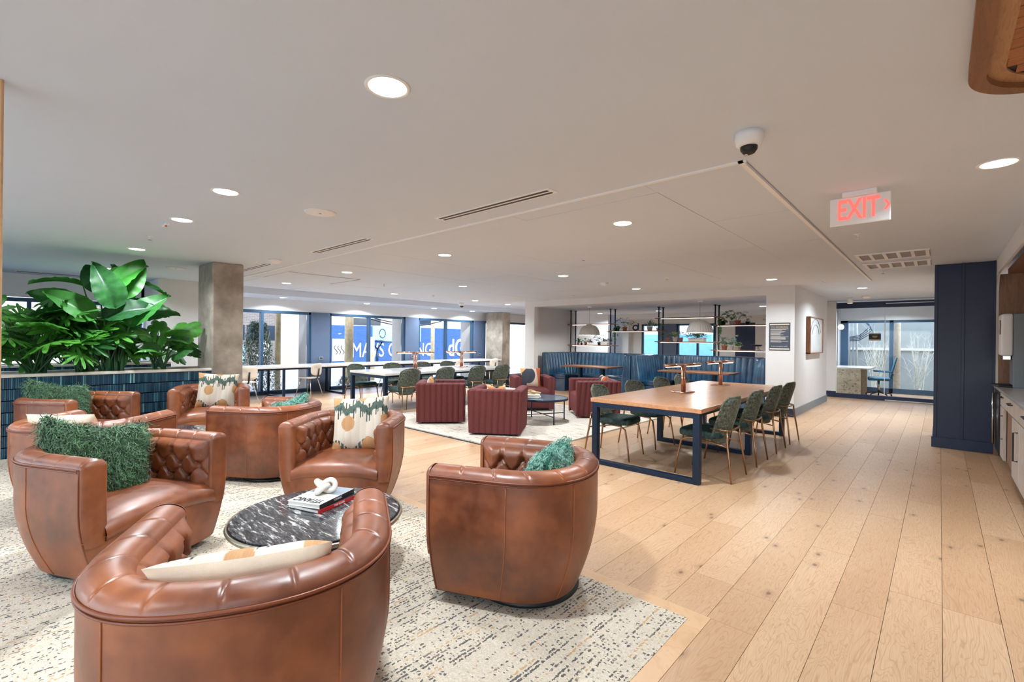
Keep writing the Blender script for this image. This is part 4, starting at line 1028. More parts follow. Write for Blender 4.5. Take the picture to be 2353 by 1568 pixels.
def booth_table(label, x0, x1, y0, y1):
    t = thing('booth_table', label, 'table', ((x0 + x1) / 2, (y0 + y1) / 2, 0)); a, b = (x1 - x0) / 2, (y1 - y0) / 2
    MB().box(-a, a, -b, b, .69, .725).build('table_top', M['walnut'], t, bevel=.008)
    for s in (-1, 1):
        MB().box(s * a * .48 - .035, s * a * .48 + .035, -.06, .06, .012, .69).build('pedestal', M['steel'], t, bevel=.004)
        MB().box(s * a * .48 - .06, s * a * .48 + .06, -.26, .26, 0, .012).build('base_plate', M['steel'], t, bevel=.003)
booth_table('walnut topped booth table in the left booth', -7.6, -6.15, 10.32, 11.10)
booth_table('walnut topped booth table in the right booth', -4.88, -3.3, 10.42, 11.15)
# tub chairs standing behind the partition
tb = thing('tub_chair', 'x', 'chair', (0, 0, 0), PI, 'channelled tub chairs behind the shelving')
channel_u(tb, .95, .8, .04, 1.0, .10, 2.6, .35, M['blueleather'], .07, .010, .05, .03, 160, inner_z=.42)
MB().lathe([(0, .47), (.3, .46), (.33, .42), (.3, .36), (.28, .05), (0, .05)], 32).build('seat', M['blueleather'], tb, True)
for i, (x, y, lab) in enumerate([(-7.05, 13.3, 'pale ribbed top of the left tub chair behind the shelving'), (-5.65, 13.1, 'pale ribbed top of the middle tub chair behind the shelving'), (-4.15, 12.9, 'pale ribbed top of the right tub chair behind the shelving')]):
    if i == 0: tb.location = (x, y, 0); tb['label'] = lab
    else: copy_tree(tb, lab, (x, y, 0))
# shelving
SX = [-8.44, -7.05, -5.58, -4.11, -2.64]
sh = thing('shelving_frame', 'black pole shelving with staggered walnut shelves above the booths', 'shelf', (0, 0, 0))
for X in SX:
    for Y in (11.97, 12.23):
        p_ = MB().cyl((X, Y, 0), (X, Y, 2.33), .018, n=12).build('post', M['steel'], sh, True); MB().lathe([(.045, 0), (.045, .012), (.02, .02)], 16, (X, Y, 2.305)).build('flange', M['steel'], p_, True)
SH = []
for X0, X1, zz in ((SX[0], SX[1], (1.90, 1.27)), (SX[1], SX[2], (1.69,)), (SX[2], SX[3], (2.03, 1.40)), (SX[3], SX[4], (1.82, 1.21))):
    for z in zz:
        MB().box(X0 - .10, X1 + .10, 11.93, 12.27, z - .022, z).build('shelf_board', M['walnut'], sh, bevel=.003)
        MB().box(X0 + .05, X1 - .05, 11.98, 11.995, z - .032, z - .024).build('led_strip', M['strip'], sh)
        for X in (X0, X1):
            for Y in (11.97, 12.23): MB().cyl((X, Y, z - .035), (X, Y, z + .012), .03, n=12).build('collar', M['chrome'], sh, True)
# pendants
for i, (x, y, zb, lab) in enumerate([(-7.02, 10.82, 1.55, 'fluted grey felt dome pendant over the left booth'), (-3.98, 10.62, 1.60, 'fluted grey felt dome pendant over the right booth')]):
    t = thing('pendant_lamp', lab, 'lamp', (x, y, zb), 0, 'felt dome pendants')
    rows = []
    for k in range(14):
        a = PI / 2 * k / 13; r_ = .272 * math.sin(a) ** .85 if k else .012; z = .285 * math.cos(a)
        rows.append([(r_ * (1 + .03 * abs(math.sin(14 * p_)) * min(1, k / 4)) * math.cos(p_), r_ * (1 + .03 * abs(math.sin(14 * p_)) * min(1, k / 4)) * math.sin(p_), z) for p_ in np.linspace(0, 2 * PI, 169)])
    MB().grid(rows).build('shade', M['felt'], t, True)
    MB().cyl((0, 0, .28), (0, 0, 2.32 - zb), .004, n=6).build('cable', M['basegrey'], t)
    MB().cyl((0, 0, 2.29 - zb), (0, 0, 2.33 - zb), .055, n=20).build('canopy', M['white'], t, True)
    MB().lathe([(0, .06), (.04, .075), (.055, .11), (.04, .15), (.02, .17)], 16).build('bulb', M['globe'], t, True)
    ld = bpy.data.lights.new('lamp', 'POINT'); ld.energy = 48; ld.shadow_soft_size = .06; ld.color = (1, .95, .88); l = bpy.data.objects.new('lamp', ld); COL.objects.link(l); l.parent = t; l.location = (0, 0, .03)
# ---- potted plants
def pot_mb(r, h, kind):
    if kind == 'long': return MB().box(-r * 2.2, r * 2.2, -r, r, 0, h)
    return MB().lathe([(r * .72, 0), (r * .95, h * .82), (r * 1.04, h * .82), (r * 1.06, h), (r * .9, h), (r * .86, h * .88), (0, h * .88)], 20)
def leafblade(mb, base, d, L, wd, up=Vector((0, 0, 1)), curl=.35, fold=.2, seg=4):
    d = d.normalized(); s_ = d.cross(up); s_ = s_.normalized() if s_.length > .01 else Vector((1, 0, 0)); nn = s_.cross(d)
    vs = []
    for k in range(seg + 1):
        f = k / seg; ww = wd * math.sin(PI * min(.98, f * .9 + .08)) ** .8; c = base + d * L * f - Vector((0, 0, 1)) * curl * L * f * f
        vs += [c - s_ * ww + nn * fold * ww, c, c + s_ * ww + nn * fold * ww]
    fs = []
    for k in range(seg):
        a = 3 * k; fs += [(a, a + 1, a + 4, a + 3), (a + 1, a + 2, a + 5, a + 4)]
    mb._add(vs, fs)
def potted(label, X, Y, Z, r, h, pot, style, leafm, size, seed, kind='round'):
    t = thing('potted_plant', label, 'plant', (X, Y, Z), 0)
    q = random.Random(seed); pot_mb(r, h, kind).build('pot', pot, t, kind == 'round', 0 if kind == 'round' else .004)
    mb = MB(); R_ = lambda a, b: q.uniform(a, b)
    cx = [0] if kind == 'round' else [-r * 1.5, -r * .5, r * .5, r * 1.5]
    for c in cx:
        o = Vector((c, 0, h * .9))
        if style == 'spiky':
            for k in range(16 if kind == 'round' else 9):
                a = R_(0, 2 * PI); e = R_(.5, 1.35); leafblade(mb, o, Vector((math.cos(a) * math.cos(e), math.sin(a) * math.cos(e), math.sin(e))), size * R_(.7, 1.05), size * .055, curl=.05, fold=.5)
        elif style == 'leafy':
            for k in range(13 if kind == 'round' else 10):
                a = R_(0, 2 * PI); e = R_(.3, 1.4); d = Vector((math.cos(a) * math.cos(e), math.sin(a) * math.cos(e), math.sin(e))); l = size * R_(.45, .95)
                tip = o + d * l; mb.tube([o, o + d * l * .6 + Vector((0, 0, .01)), tip], .0022, 4); leafblade(mb, tip, Vector((d.x + .2, d.y - .3, .15)), size * .42, size * .17, curl=.5)
        elif style == 'bushy':
            for k in range(90 if kind == 'round' else 60):
                a = R_(0, 2 * PI); e = R_(0, 1.4); d = Vector((math.cos(a) * math.cos(e), math.sin(a) * math.cos(e), math.sin(e) * .8)); tip = o + d * size * R_(.2, .8); leafblade(mb, tip, d + Vector((R_(-.5, .5), R_(-.5, .5), .1)), size * .3, size * .06, curl=.3, seg=2)
        elif style == 'vine':
            for k in range(14):
                a = R_(0, 2 * PI); e = R_(.2, 1.2); d = Vector((math.cos(a) * math.cos(e), math.sin(a) * math.cos(e), math.sin(e))); tip = o + d * size * .35; leafblade(mb, tip, Vector((d.x, d.y, -.3)), size * .4, size * .13, curl=.5)
            for k in range(5):
                x_, l = R_(-.06, .06), R_(.2, .42); pts = [o + Vector((x_, -.02, 0)), o + Vector((x_ * 1.3, -r * 1.3, .01))] + [Vector((x_ * 1.4, -r * 1.4, h * .9 - l * f)) for f in (.3, .6, 1)]
                mb.tube(pts, .003, 4)
                for f in np.linspace(.1, 1, 7): leafblade(mb, Vector((x_ * 1.4, -r * 1.4, h * .9 - l * f)), Vector((R_(-1, 1), -.6, -.5)), .05, .016, seg=2)
    if mb.v: tag(mb.build('foliage', leafm, t), kind='stuff')
    return t
def onshelf(px):   # shelf items measured along the bay
    return px
T, Wp, Bp = M['terracotta'], M['potwhite'], M['potblue']
P_ = [('spiky aloe in a small terracotta pot, leftmost on the low left shelf', -8.25, 1.27, .04, .075, T, 'spiky', 'leafpot', .22, 'round'),
 ('tiny dark potted succulent beside the leftmost aloe', -8.13, 1.27, .035, .06, Bp, 'leafy', 'leafpot', .12, 'round'),
 ('upright broad leaved plant in a tapered terracotta pot on the low left shelf', -7.98, 1.27, .045, .08, T, 'leafy', 'leafpot', .18, 'round'),
 ('blue glazed pot with pale variegated leaves on the low left shelf', -7.50, 1.27, .06, .09, Bp, 'leafy', 'leafgrey', .26, 'round'),
 ('long white trough of soft succulents on the low left shelf', -7.32, 1.27, .05, .085, Wp, 'bushy', 'leafgrey', .16, 'long'),
 ('narrow leaved plant in a terracotta pot by the second post', -7.12, 1.27, .04, .075, T, 'spiky', 'leafgrey', .20, 'round'),
 ('trailing vine in a blue pot at the left end of the middle shelf', -6.90, 1.69, .07, .10, Bp, 'vine', 'leafpot', .20, 'round'),
 ('leafy split leaf plant in a terracotta pot on the middle shelf', -6.66, 1.69, .07, .11, T, 'leafy', 'leafpot', .30, 'round'),
 ('spiky agave in a grey white pot on the middle shelf', -5.90, 1.69, .08, .12, Wp, 'spiky', 'leafgrey', .26, 'round'),
 ('rubbery leaved plant in a white pot at the right end of the middle shelf', -5.66, 1.69, .05, .08, Wp, 'leafy', 'leafpot', .20, 'round'),
 ('thin leaved plant in a terracotta pot, leftmost on the low third shelf', -5.38, 1.40, .05, .09, T, 'leafy', 'leafgrey', .20, 'round'),
 ('yellow green fern in a white pot on the low third shelf', -5.18, 1.40, .075, .13, Wp, 'bushy', 'leafyel', .20, 'round'),
 ('bronze leaved plant in a terracotta pot beside the yellow green fern', -5.02, 1.40, .05, .10, T, 'leafy', 'leafgrey', .20, 'round'),
 ('long trough of mixed foliage under the right pendant', -4.60, 1.40, .09, .10, Wp, 'bushy', 'leafpot', .24, 'long'),
 ('trailing string plant in a navy pot on the high right shelf', -3.98, 1.82, .08, .10, Bp, 'vine', 'leafpot', .22, 'round'),
 ('large leaved plant in a cream pot on the high right shelf', -3.75, 1.82, .075, .11, M['creamplastic'], 'leafy', 'leafpot', .32, 'round'),
 ('glossy leaved plant in a terracotta pot on the high right shelf', -3.62, 1.82, .065, .11, T, 'leafy', 'leafpot', .26, 'round'),
 ('small succulent in a navy pot on the high right shelf', -3.40, 1.82, .055, .08, Bp, 'bushy', 'leafpot', .11, 'round'),
 ('round leaved plant in a grey pot near the pillar on the high right shelf', -2.93, 1.82, .055, .08, Wp, 'leafy', 'leafpot', .14, 'round'),
 ('pink tinged plant in a terracotta pot, leftmost on the low right shelf', -3.93, 1.21, .07, .11, T, 'leafy', 'leafpot', .20, 'round'),
 ('cream pot with long striped leaves behind the low right shelf plants', -3.76, 1.21, .05, .11, Wp, 'leafy', 'leafgrey', .32, 'round'),
 ('yellow green bushy plant in a pale pot on the low right shelf', -3.62, 1.21, .07, .10, M['creamplastic'], 'bushy', 'leafyel', .16, 'round'),
 ('long grey trough of succulents near the pillar on the low right shelf', -2.86, 1.21, .05, .09, Wp, 'bushy', 'leafgrey', .14, 'long')]
for k, (lab, X, Z, r, h, pot, st, lf, sz, kd) in enumerate(P_): potted(lab, X, 12.10, Z, r, h, pot, st, M[lf], sz, 40 + k, kd)
st_ = MB(); q = random.Random(4)
for k in range(16):
    a = q.uniform(0, 2 * PI); e = q.uniform(-.4, 1.5); st_.cyl((0, 0, .09), (.10 * math.cos(a) * math.cos(e), .10 * math.sin(a) * math.cos(e), .09 + .10 * math.sin(e)), .018, .001, 4)
tag(st_.build('star_ornament', M['copper'], None, loc=(-7.80, 12.1, 1.273)), 'spiky copper star ornament on the low left shelf', 'ornament')
d_ = MB().tube([(.075 * math.cos(a), 0, .085 + .065 * math.sin(a)) for a in np.linspace(0, 2 * PI, 25)[:-1]], .020, 8, True).cyl((.085, 0, .02), (.085, 0, .21), .018, n=8).build('navy_ring_ornament', M['navy'], None, True, loc=(-6.33, 12.1, 1.692)); tag(d_, 'navy ring ornament shaped like a letter d on the middle shelf', 'ornament')
a_ = MB().tube([(.09 * math.cos(a), 0, .10 * math.sin(a)) for a in np.linspace(0, PI, 15)], .016, 8).build('arch_ornament', M['rimstone'], None, True, loc=(-2.72, 12.1, 1.822)); tag(a_, 'beige arch ornament beside the pillar on the high right shelf', 'ornament')
bw = thing('footed_bowl', 'black footed bowl on the low right shelf', 'bowl', (-3.20, 12.1, 1.212))
MB().lathe([(0, .09), (.10, .10), (.13, .135), (.12, .135), (.09, .11), (0, .10)], 24).build('bowl', M['black'], bw, True)
for k in range(4):
    a = k * PI / 2 + .7; MB().tube([(.06 * math.cos(a), .06 * math.sin(a), .10), (.04 * math.cos(a), .04 * math.sin(a), .05), (.09 * math.cos(a), .09 * math.sin(a), 0)], .006, 6).build('foot', M['black'], bw, True)
# ================================================================== BIG PLANTS IN THE PLANTER
def paddle_mesh():
    mb = MB(); rows = []; n = 18; m_ = 8; L = 1.0; Wd = .31
    for i in range(n + 1):
        f = i / n; ww = Wd * (math.sin(PI * f ** .75) ** .7) * (1 - .1 * f); row = []
        for j in range(-m_, m_ + 1):
            u = j / m_; row.append((u * ww, L * f, .16 * f - .42 * f * f + .10 * abs(u) - .006 * math.cos(i * 3.1) * abs(u) + .012 * math.sin(f * 34) * abs(u)))
        rows.append(row)
    mb.grid(rows); return mb.mesh('leaf', M['leafbop'], True)
def lobed_mesh(lobes=9, deep=.62, seed=0):
    q = random.Random(seed); n = lobes * 12; rim = []; mid = []
    for k in range(n + 1):
        a = -PI * .93 + 2 * PI * .93 * k / n; ph = k / n * lobes
        env = .62 + .38 * math.cos(a * .5) ** .8
        le = .78 + .3 * abs(math.sin(1.7 * int(ph) + seed)); notch = abs(math.sin(PI * ph)) ** (1.25 if deep > .5 else .6); r = env * (1 - deep * (1 - notch * le)); 
        rim.append((math.sin(a) * r * .46, math.cos(a) * r * .66 + .16, -.20 * r * r - .03 * math.cos(2 * PI * ph) + .02 * q.random()))
        r2_ = env * min(.55, 1 - deep); mid.append((math.sin(a) * r2_ * .46, math.cos(a) * r2_ * .66 + .16, -.03 * r2_))
    c = (0, .06, .0); mb = MB(); mb._add([c] + mid + rim, [(0, k + 1, k + 2) for k in range(n)] + [(k + 1, n + 2 + k, n + 3 + k, k + 2) for k in range(n)])
    return mb.mesh('leaf', M['leafphil'], True)
PAD = paddle_mesh(); LOB = [lobed_mesh(11, .74, 1), lobed_mesh(13, .78, 2)]; MON = [lobed_mesh(7, .38, 3), lobed_mesh(6, .25, 4)]
for me in MON: me.materials[0] = M['leafphil']
def place_leaf(t, me, stem0, tip, d, size, roll=0.0, sr=.011, bend=.08):
    tip = Vector(tip); s0 = Vector(stem0); d = Vector(d).normalized()
    mid = (s0 + tip) / 2 + Vector((tip.x - s0.x, tip.y - s0.y, 0)) * -bend * 2 + Vector((0, 0, bend))
    MB().tube([s0, (s0 * .6 + mid * .4), mid, (mid * .4 + tip * .6) + Vector((0, 0, bend * .2)), tip], [sr * 1.3, sr * 1.1, sr, sr * .85, sr * .6], 7).build('stem', M['stem'], t, True)
    o = bpy.data.objects.new('leaf', me); COL.objects.link(o); o.parent = t
    y = d; k_ = min(1, abs(d.z) * 1.3); z = Vector((0, 0, 1)) * (1 - k_) + Vector((1, -.25, .25)) * k_; x = y.cross(z); x = x.normalized() if x.length > .05 else Vector((1, 0, 0)); z = x.cross(y)
    R = Matrix((x, y, z)).transposed() @ Matrix.Rotation(roll, 3, 'Y')
    o.matrix_local = Matrix.Translation(tip) @ R.to_4x4() @ Matrix.Diagonal((size, size, size, 1))
    return o
q = random.Random(21)
# view-aligned helper axes of the planter: along Y (left-right in view) and height
bop = thing('bird_of_paradise', 'tall bird of paradise plant with broad paddle leaves touching the ceiling', 'plant', (-8.12, 1.02, .90))
BL = [  # (tip dy, tip z, tip dx, leaf dir (dx,dy,dz), size, roll)
 (.02, 1.00, .10, (.1, .35, .62), .62, .3), (-.12, .98, .12, (.2, .55, .75), .66, -.5), (.06, .82, -.05, (-.1, .1, 1.0), .66, .9),
 (-.10, .72, .25, (.3, .75, .35), .56, .2), (-.28, 1.12, .1, (.1, -.9, .18), .48, .3), (.16, .88, .0, (.1, 1.0, .12), .50, .4),
 (-.30, .86, -.05, (0, -.85, .35), .50, -.4), (.20, .70, .2, (.2, .95, .35), .52, .1), (-.22, .62, .1, (.1, -.7, .5), .50, .2), (.02, .60, .05, (.3, .2, .8), .55, 1.2),
 (-.05, 1.05, -.15, (-.3, -.3, .7), .5, 0), (.25, .78, -.2, (-.2, .8, .2), .46, -.3), (-.38, .75, .2, (.2, -.9, .1), .42, .5), (.12, 1.20, .0, (.0, .98, -.02), .5, .3), (0, .85, .3, (.2, -.3, .9), .6, .4), (.15, .62, .3, (.2, .5, .7), .6, -.5), (-.2, .70, .3, (.2, -.6, .5), .55, .3)]
for k, (dy, z, dx, d, sz, ro) in enumerate(BL):
    place_leaf(bop, PAD, (q.uniform(-.06, .06), q.uniform(-.10, .10), 0), (dx, dy, z), d, sz, ro, .012, .03)
for k in range(9):
    a = q.uniform(-.12, .12); MB().cyl((q.uniform(-.08, .08), a, -.02), (q.uniform(-.05, .05), a * 1.2, q.uniform(.22, .42)), .026, .014, 8).build('sheath', M['stem'], bop, True)
def philo(label, X, Y, z, n, spread, hmin, hmax, size, meshes, seed, group=None, back=1):
    t = thing('split_leaf_plant', label, 'plant', (X, Y, z), 0, group); q = random.Random(seed)
    for k in range(n):
        a = q.uniform(0, 2 * PI); rr_ = spread * (.25 + .75 * q.random() ** .6); h = hmin + (hmax - hmin) * (1 - (rr_ / spread) ** 2 * .75) * q.uniform(.6, 1)
        tip = (math.cos(a) * rr_ * .8, math.sin(a) * rr_, h * .92)
        d = (math.cos(a) * .8 + .35, math.sin(a), q.uniform(-.35, .75)); place_leaf(t, meshes[k % len(meshes)], (q.uniform(-.05, .05), q.uniform(-.08, .08), 0), tip, d, size * q.uniform(.75, 1.15), q.uniform(-.4, .4), .0085, .06)
    return t
philo('split leaf philodendron at the left end of the front planter', -8.12, .34, .90, 50, .50, .12, 1.12, .60, LOB, 31)
philo('second split leaf philodendron right of the leftmost one in the front planter', -8.10, .78, .90, 30, .40, .12, .95, .56, LOB, 32)
philo('swiss cheese plant with perforated leaves beside the concrete column', -8.12, 1.55, .90, 20, .36, .06, .86, .40, MON, 33)
philo('bright leafy plant in the rear planter, left one', -10.2, .75, .91, 22, .5, .1, .8, .52, LOB, 34)
philo('bright leafy plant in the rear planter, right one', -10.2, 1.5, .91, 16, .4, .1, .6, .48, LOB, 35)
# ================================================================== CEILING FIXTURES
def downlight():
    t = thing('downlight', 'x', 'ceiling light', (0, 0, CE), 0, 'recessed round downlights')
    MB().lathe([(.078, -.001), (.088, -.006), (.096, -.004), (.098, 0)], 32).build('trim_ring', M['white'], t, True)
    MB().lathe([(0, -.004), (.078, -.004), (.078, -.001), (0, -.001)], 32).build('lens', M['lens'], t)
    ld = bpy.data.lights.new('lamp', 'AREA'); ld.shape = 'DISK'; ld.size = .15; ld.energy = DOWNLIGHT_W; ld.color = (.87, .945, 1.0); ld.spread = math.radians(150)
    l = bpy.data.objects.new('lamp', ld); COL.objects.link(l); l.parent = t; l.location = (0, 0, -.008)
    return t
dl = downlight(); n_ = 0
def desc(x, y):
    return None
DL = [(-1.77, 1.13, CE, 'large glowing downlight nearest the camera, top of the view'), (-3.96, 1.15, CE, 'downlight second from the nearest in the row over the leather chairs'), (-5.23, 1.16, CE, 'downlight third in the row over the leather chairs'), (-7.43, 1.18, CE, 'downlight above the bird of paradise plant'), (-9.98, 1.19, CE, 'downlight behind the bird of paradise near the left wall'),
 (-2.17, 3.88, CE, 'downlight before the oak table in the boarded ceiling'), (-4.73, 3.89, CE, 'downlight above the front edge of the cream rug'), (-7.24, 3.89, CE, 'downlight near the recessed ceiling access panel'), (-9.66, 3.9, CE, 'downlight left of the ceiling access panel near the windows'),
 (-4.69, 6.41, CE, 'downlight above the burgundy chairs'), (-7.22, 6.42, CE, 'downlight above the end of the white table'), (-9.79, 6.5, CE, 'downlight near the dome camera by the windows'),
 (-2.14, 8.94, CE, 'downlight left of the air grilles before the pillar'), (-4.66, 8.93, CE, 'downlight before the beam over the alcove'), (-9.6, 9.0, CE, 'far downlight left of the alcove, nearer one'), (-9.83, 10.59, CE, 'far downlight left of the alcove, farther one'),
 (.25, 4.02, CE, 'bright downlight at the right edge beyond the exit sign'), (-1.13, 11.37, CE, 'downlight in the hallway before the glass office'),
 (-11.55, 4.6, SOF, 'soffit downlight over the nearest window bay'), (-11.55, 6.8, SOF, 'soffit downlight over the second window bay'), (-11.55, 9.1, SOF, 'soffit downlight over the third window bay'), (-11.6, 10.75, SOF, 'soffit downlight just before the far column'),
 (-6.35, 13.6, 2.33, 'downlight in the rear room seen left of the right pendant'), (-3.35, 13.2, 2.33, 'downlight in the rear room seen near the pillar'), (-8.6, 13.9, 2.33, 'downlight in the rear room behind the left shelving'),
 (-.9, 16.0, CE, 'downlight inside the glass office, right one'), (-1.6, 15.6, CE, 'downlight inside the glass office, left one'), (1.2, 11.5, CE, 'hallway downlight hidden behind the navy cabinet'),
 (1.0, 1.2, CE, 'unseen downlight right of the camera'), (-1.8, -1.6, CE, 'unseen downlight behind the camera'), (-4.6, -1.6, CE, 'unseen downlight behind the leather chairs'), (1.2, -1.6, CE, 'unseen downlight far behind the camera'), (-7.4, -1.6, CE, 'unseen downlight left behind the planter')]
for i, (x, y, z, lab) in enumerate(DL):
    if i == 0: dl.location = (x, y, z); dl['label'] = lab
    else: copy_tree(dl, lab, (x, y, z))
for x, y, lab in ((-3.97, 1.88, 'round white ceiling speaker between the downlight rows'), (-8.98, 1.92, 'round white ceiling speaker behind the plants by the column')):
    t = thing('ceiling_speaker', lab, 'speaker', (x, y, CE)); MB().lathe([(0, -.012), (.10, -.012), (.125, -.008), (.13, 0)], 40).build('grille_cover', M['white'], t, True); MB().lathe([(0, -.0135), (.012, -.0135), (.012, -.012)], 12).build('badge', M['basegrey'], t)
def slot(x0, x1, y, lab, rz=0):
    t = thing('slot_diffuser', lab, 'air vent', ((x0 + x1) / 2, y, CE), rz); a = (x1 - x0) / 2
    MB().box(-a, a, -.06, .06, -.006, 0).build('frame', M['white'], t, bevel=.002)
    for yy in (-.026, .026): MB().box(-a + .03, a - .03, yy - .012, yy + .012, -.0085, -.006).build('slot', M['black'], t)
slot(-3.36, -2.07, 2.70, 'linear slot air diffuser nearest the metal ceiling trim, largest in view'); slot(-5.90, -4.58, 2.72, 'middle linear slot air diffuser beside the metal ceiling trim'); slot(-8.6, -7.3, 2.70, 'farthest linear slot air diffuser next to the concrete column'); slot(-12.4, -10.8, 1.0, 'thin slot diffuser near the left wall behind the plants', PI / 2)
for y0, lab in ((7.09, 'white ceiling return grille in five panes, nearer of the pair'), (7.98, 'white ceiling return grille in five panes, farther of the pair')):
    t = thing('return_grille', lab, 'air vent', (-.44, y0, CE)); w_ = .345; h_ = .20 if 1 else 0
    MB().box(-w_, w_, 0, .54, -.004, 0).build('mesh_pane', M['grille'], t)
    for xx in np.linspace(-w_ + .02, w_ - .02, 6): MB().box(xx - .017, xx + .017, -.02, .56, -.014, -.003).build('bar', M['white'], t)
    for yy in (-.02, .52): MB().box(-w_ - .003, w_ + .003, yy - .003, yy + .037, -.0155, -.002).build('bar', M['white'], t)
def dome_cam(x, y, z, s, lab):
    t = thing('dome_camera', lab, 'camera', (x, y, z)); MB().lathe([(.066 * s, 0), (.068 * s, -.035 * s), (.060 * s, -.062 * s), (.045 * s, -.072 * s), (0, -.072 * s)], 32).build('housing', M['white'], t, True)
    MB().lathe([(.042 * s, -.068 * s), (.040 * s, -.088 * s), (.028 * s, -.105 * s), (.010 * s, -.113 * s), (0, -.114 * s)], 24).build('lens_dome', M['black'], t, True)
    MB().lathe([(0, -.1145 * s), (.012 * s, -.113 * s), (.013 * s, -.110 * s)], 12, (-.01 * s, 0, 0)).build('lens', M['chrome'], t, True)
dome_cam(-.74, 2.62, CE, 1.0, 'white dome security camera at the corner of the ceiling trims'); dome_cam(-10.5, 9.3, CE, 1.3, 'small dome security camera near the windows')
for x, y, lab in ((-6.36, 1.12, 'left of the column before the plants'), (-.61, 5.74, 'behind the exit sign'), (-.64, 8.9, 'beyond the return grilles'), (-3.45, 5.16, 'above the oak table'), (-3.41, 7.61, 'near the far end of the oak table'), (-9.2, 1.55, 'behind the bird of paradise'), (-8.2, 5.2, 'above the white table'), (-9.3, 7.3, 'near the window soffit'), (-6.3, 9.0, 'before the alcove beam')):
    t = thing('sprinkler', 'white fire sprinkler head in the ceiling ' + lab, 'sprinkler', (x, y, CE)); MB().lathe([(.034, 0), (.032, -.004), (.01, -.008), (.009, -.03)], 16).build('escutcheon', M['white'], t, True); MB().lathe([(0, -.046), (.020, -.044), (.020, -.042), (0, -.042)], 12).cyl((.009, 0, -.03), (.003, 0, -.043), .002, n=5).cyl((-.009, 0, -.03), (-.003, 0, -.043), .002, n=5).build('deflector', M['chrome'], t)
for x, y, z, lab in ((-6.89, 2.62, CE, 'round grey white smoke detector close to the concrete column'), (-4.65, 7.64, CE, 'small round smoke detector before the alcove'), (-1.25, 13.4, CE, 'smoke detector in the hallway before the glass office')):
    t = thing('smoke_detector', lab, 'detector', (x, y, z)); MB().lathe([(.085, 0), (.085, -.022), (.07, -.03), (.06, -.048), (.02, -.055), (0, -.055)], 28).build('housing', M['white'], t, True); MB().lathe([(.062, -.030), (.064, -.036), (.060, -.040)], 28).build('vent_ring', M['basegrey'], t, True)
t = thing('ceiling_track', 'small white fitting with a red tip on the ceiling left of the speaker', 'fitting', (-5.55, 1.10, CE)); MB().box(-.09, .09, -.015, .015, -.016, 0).build('bar', M['white'], t, bevel=.003); MB().box(.0, .02, -.008, .008, -.026, -.016).build('tip', M['redcloth'], t)
t = thing('access_hatch', 'recessed ceiling access hatch outlined by a dark gap near the windows', 'hatch', (-8.5, 3.9, CE)); MB().box(-.55, .55, -.66, .6, -.004, .0).build('panel', M['ceil'], t)
MB().box(.55, .575, -.66, .6, -.006, 0).box(-.55, .575, .6, .625, -.006, 0).build('gap', M['grille'], t)
t = thing('cylinder_light', 'white cylindrical ceiling light before the glass office', 'ceiling light', (-1.58, 13.6, CE)); MB().lathe([(.055, 0), (.055, -.14), (.05, -.14), (.045, -.12)], 24).build('cylinder', M['white'], t, True); MB().lathe([(0, -.125), (.045, -.125)], 24).build('lens', M['lens'], t)
# exit sign: plate facing -Y
ex = thing('exit_sign', 'edge lit EXIT sign with red letters hanging from the ceiling', 'sign', (-.43, 4.12, CE))
MB().box(-.10, .10, -.025, .025, -.035, 0).build('canopy', M['white'], ex, bevel=.004)
MB().box(-.175, .175, -.006, .006, -.235, -.035).build('plate', M['white'], ex, bevel=.008)
text_obj('red_lettering', 'EXIT', .20, M['exitred'], ex, frame_m((-.008, -.008, -.132), (1, 0, 0), (0, 0, 1)), .002, sx=.60, bold=.0045)
MB()._add([(.135, -.010, -.09), (.150, -.010, -.09), (.172, -.010, -.125), (.150, -.010, -.16), (.135, -.010, -.16), (.156, -.010, -.125)], [(0, 1, 2, 5), (5, 2, 3, 4)]).build('arrow', M['exitred'], ex)
# co-working notice
sg = thing('notice_board', 'slate CO-WORKING rules board on the white pillar', 'sign', (-2.27, 10.098, 1.515))
MB().box(-.18, .18, -.006, 0, -.265, .265).build('board', M['black'], sg, bevel=.002); MB().box(-.172, .172, -.008, -.005, -.215, .215).build('slate_face', M['signslate'], sg)
MB().box(-.168, .168, -.010, -.005, .222, .248).build('silver_bar', M['rimstone'], sg); MB().box(-.168, .168, -.010, -.005, -.248, -.222).build('silver_bar', M['rimstone'], sg)
text_obj('heading', 'CO-WORKING', .044, M['gold'], sg, frame_m((0, -.0085, .18), (1, 0, 0), (0, 0, 1)), .0004)
q = random.Random(8); mb = MB(); z = .145
while z > -.12:
    if q.random() < .85: mb.box(-.155, -.155 + q.uniform(.16, .31), -.0087, -.008, z, z + .0055)
    z -= .0125
tag(mb.build('small_print', M['rimstone'], sg), kind='stuff')
text_obj('emergency_line', 'In case of emergency, call 911', .023, M['textwhite'], sg, frame_m((0, -.0085, -.185), (1, 0, 0), (0, 0, 1)), .0004)
# framed print on the hallway wall (faces +X)
ft = thing('framed_picture', 'deep walnut framed pale abstract print on the hallway wall', 'picture', (-2.0, 11.83, 1.56))
MB().box(-.02, .06, -.70, -.68, -.38, .38).box(-.02, .06, .68, .70, -.38, .38).box(-.02, .06, -.70, .70, .36, .38).box(-.02, .06, -.70, .70, -.38, -.36).build('frame', M['oakdark'], ft, bevel=.002)
MB().box(-.01, .045, -.68, .68, -.36, .36).build('print', M['mirror'], ft)
for r_ in (.55, .38): MB().tube([(.047, r_ * math.cos(a) - .1, -.05 + .45 * r_ * math.sin(a) * 1.6) for a in np.linspace(.3, 2.9, 30)], .008, 4).build('painted_arc', M['basegrey'], ft)
# wall vent in rear room
t = thing('wall_vent', 'dark blue louvred wall vent high in the rear room', 'air vent', (-9.98, 16.28, 2.12))
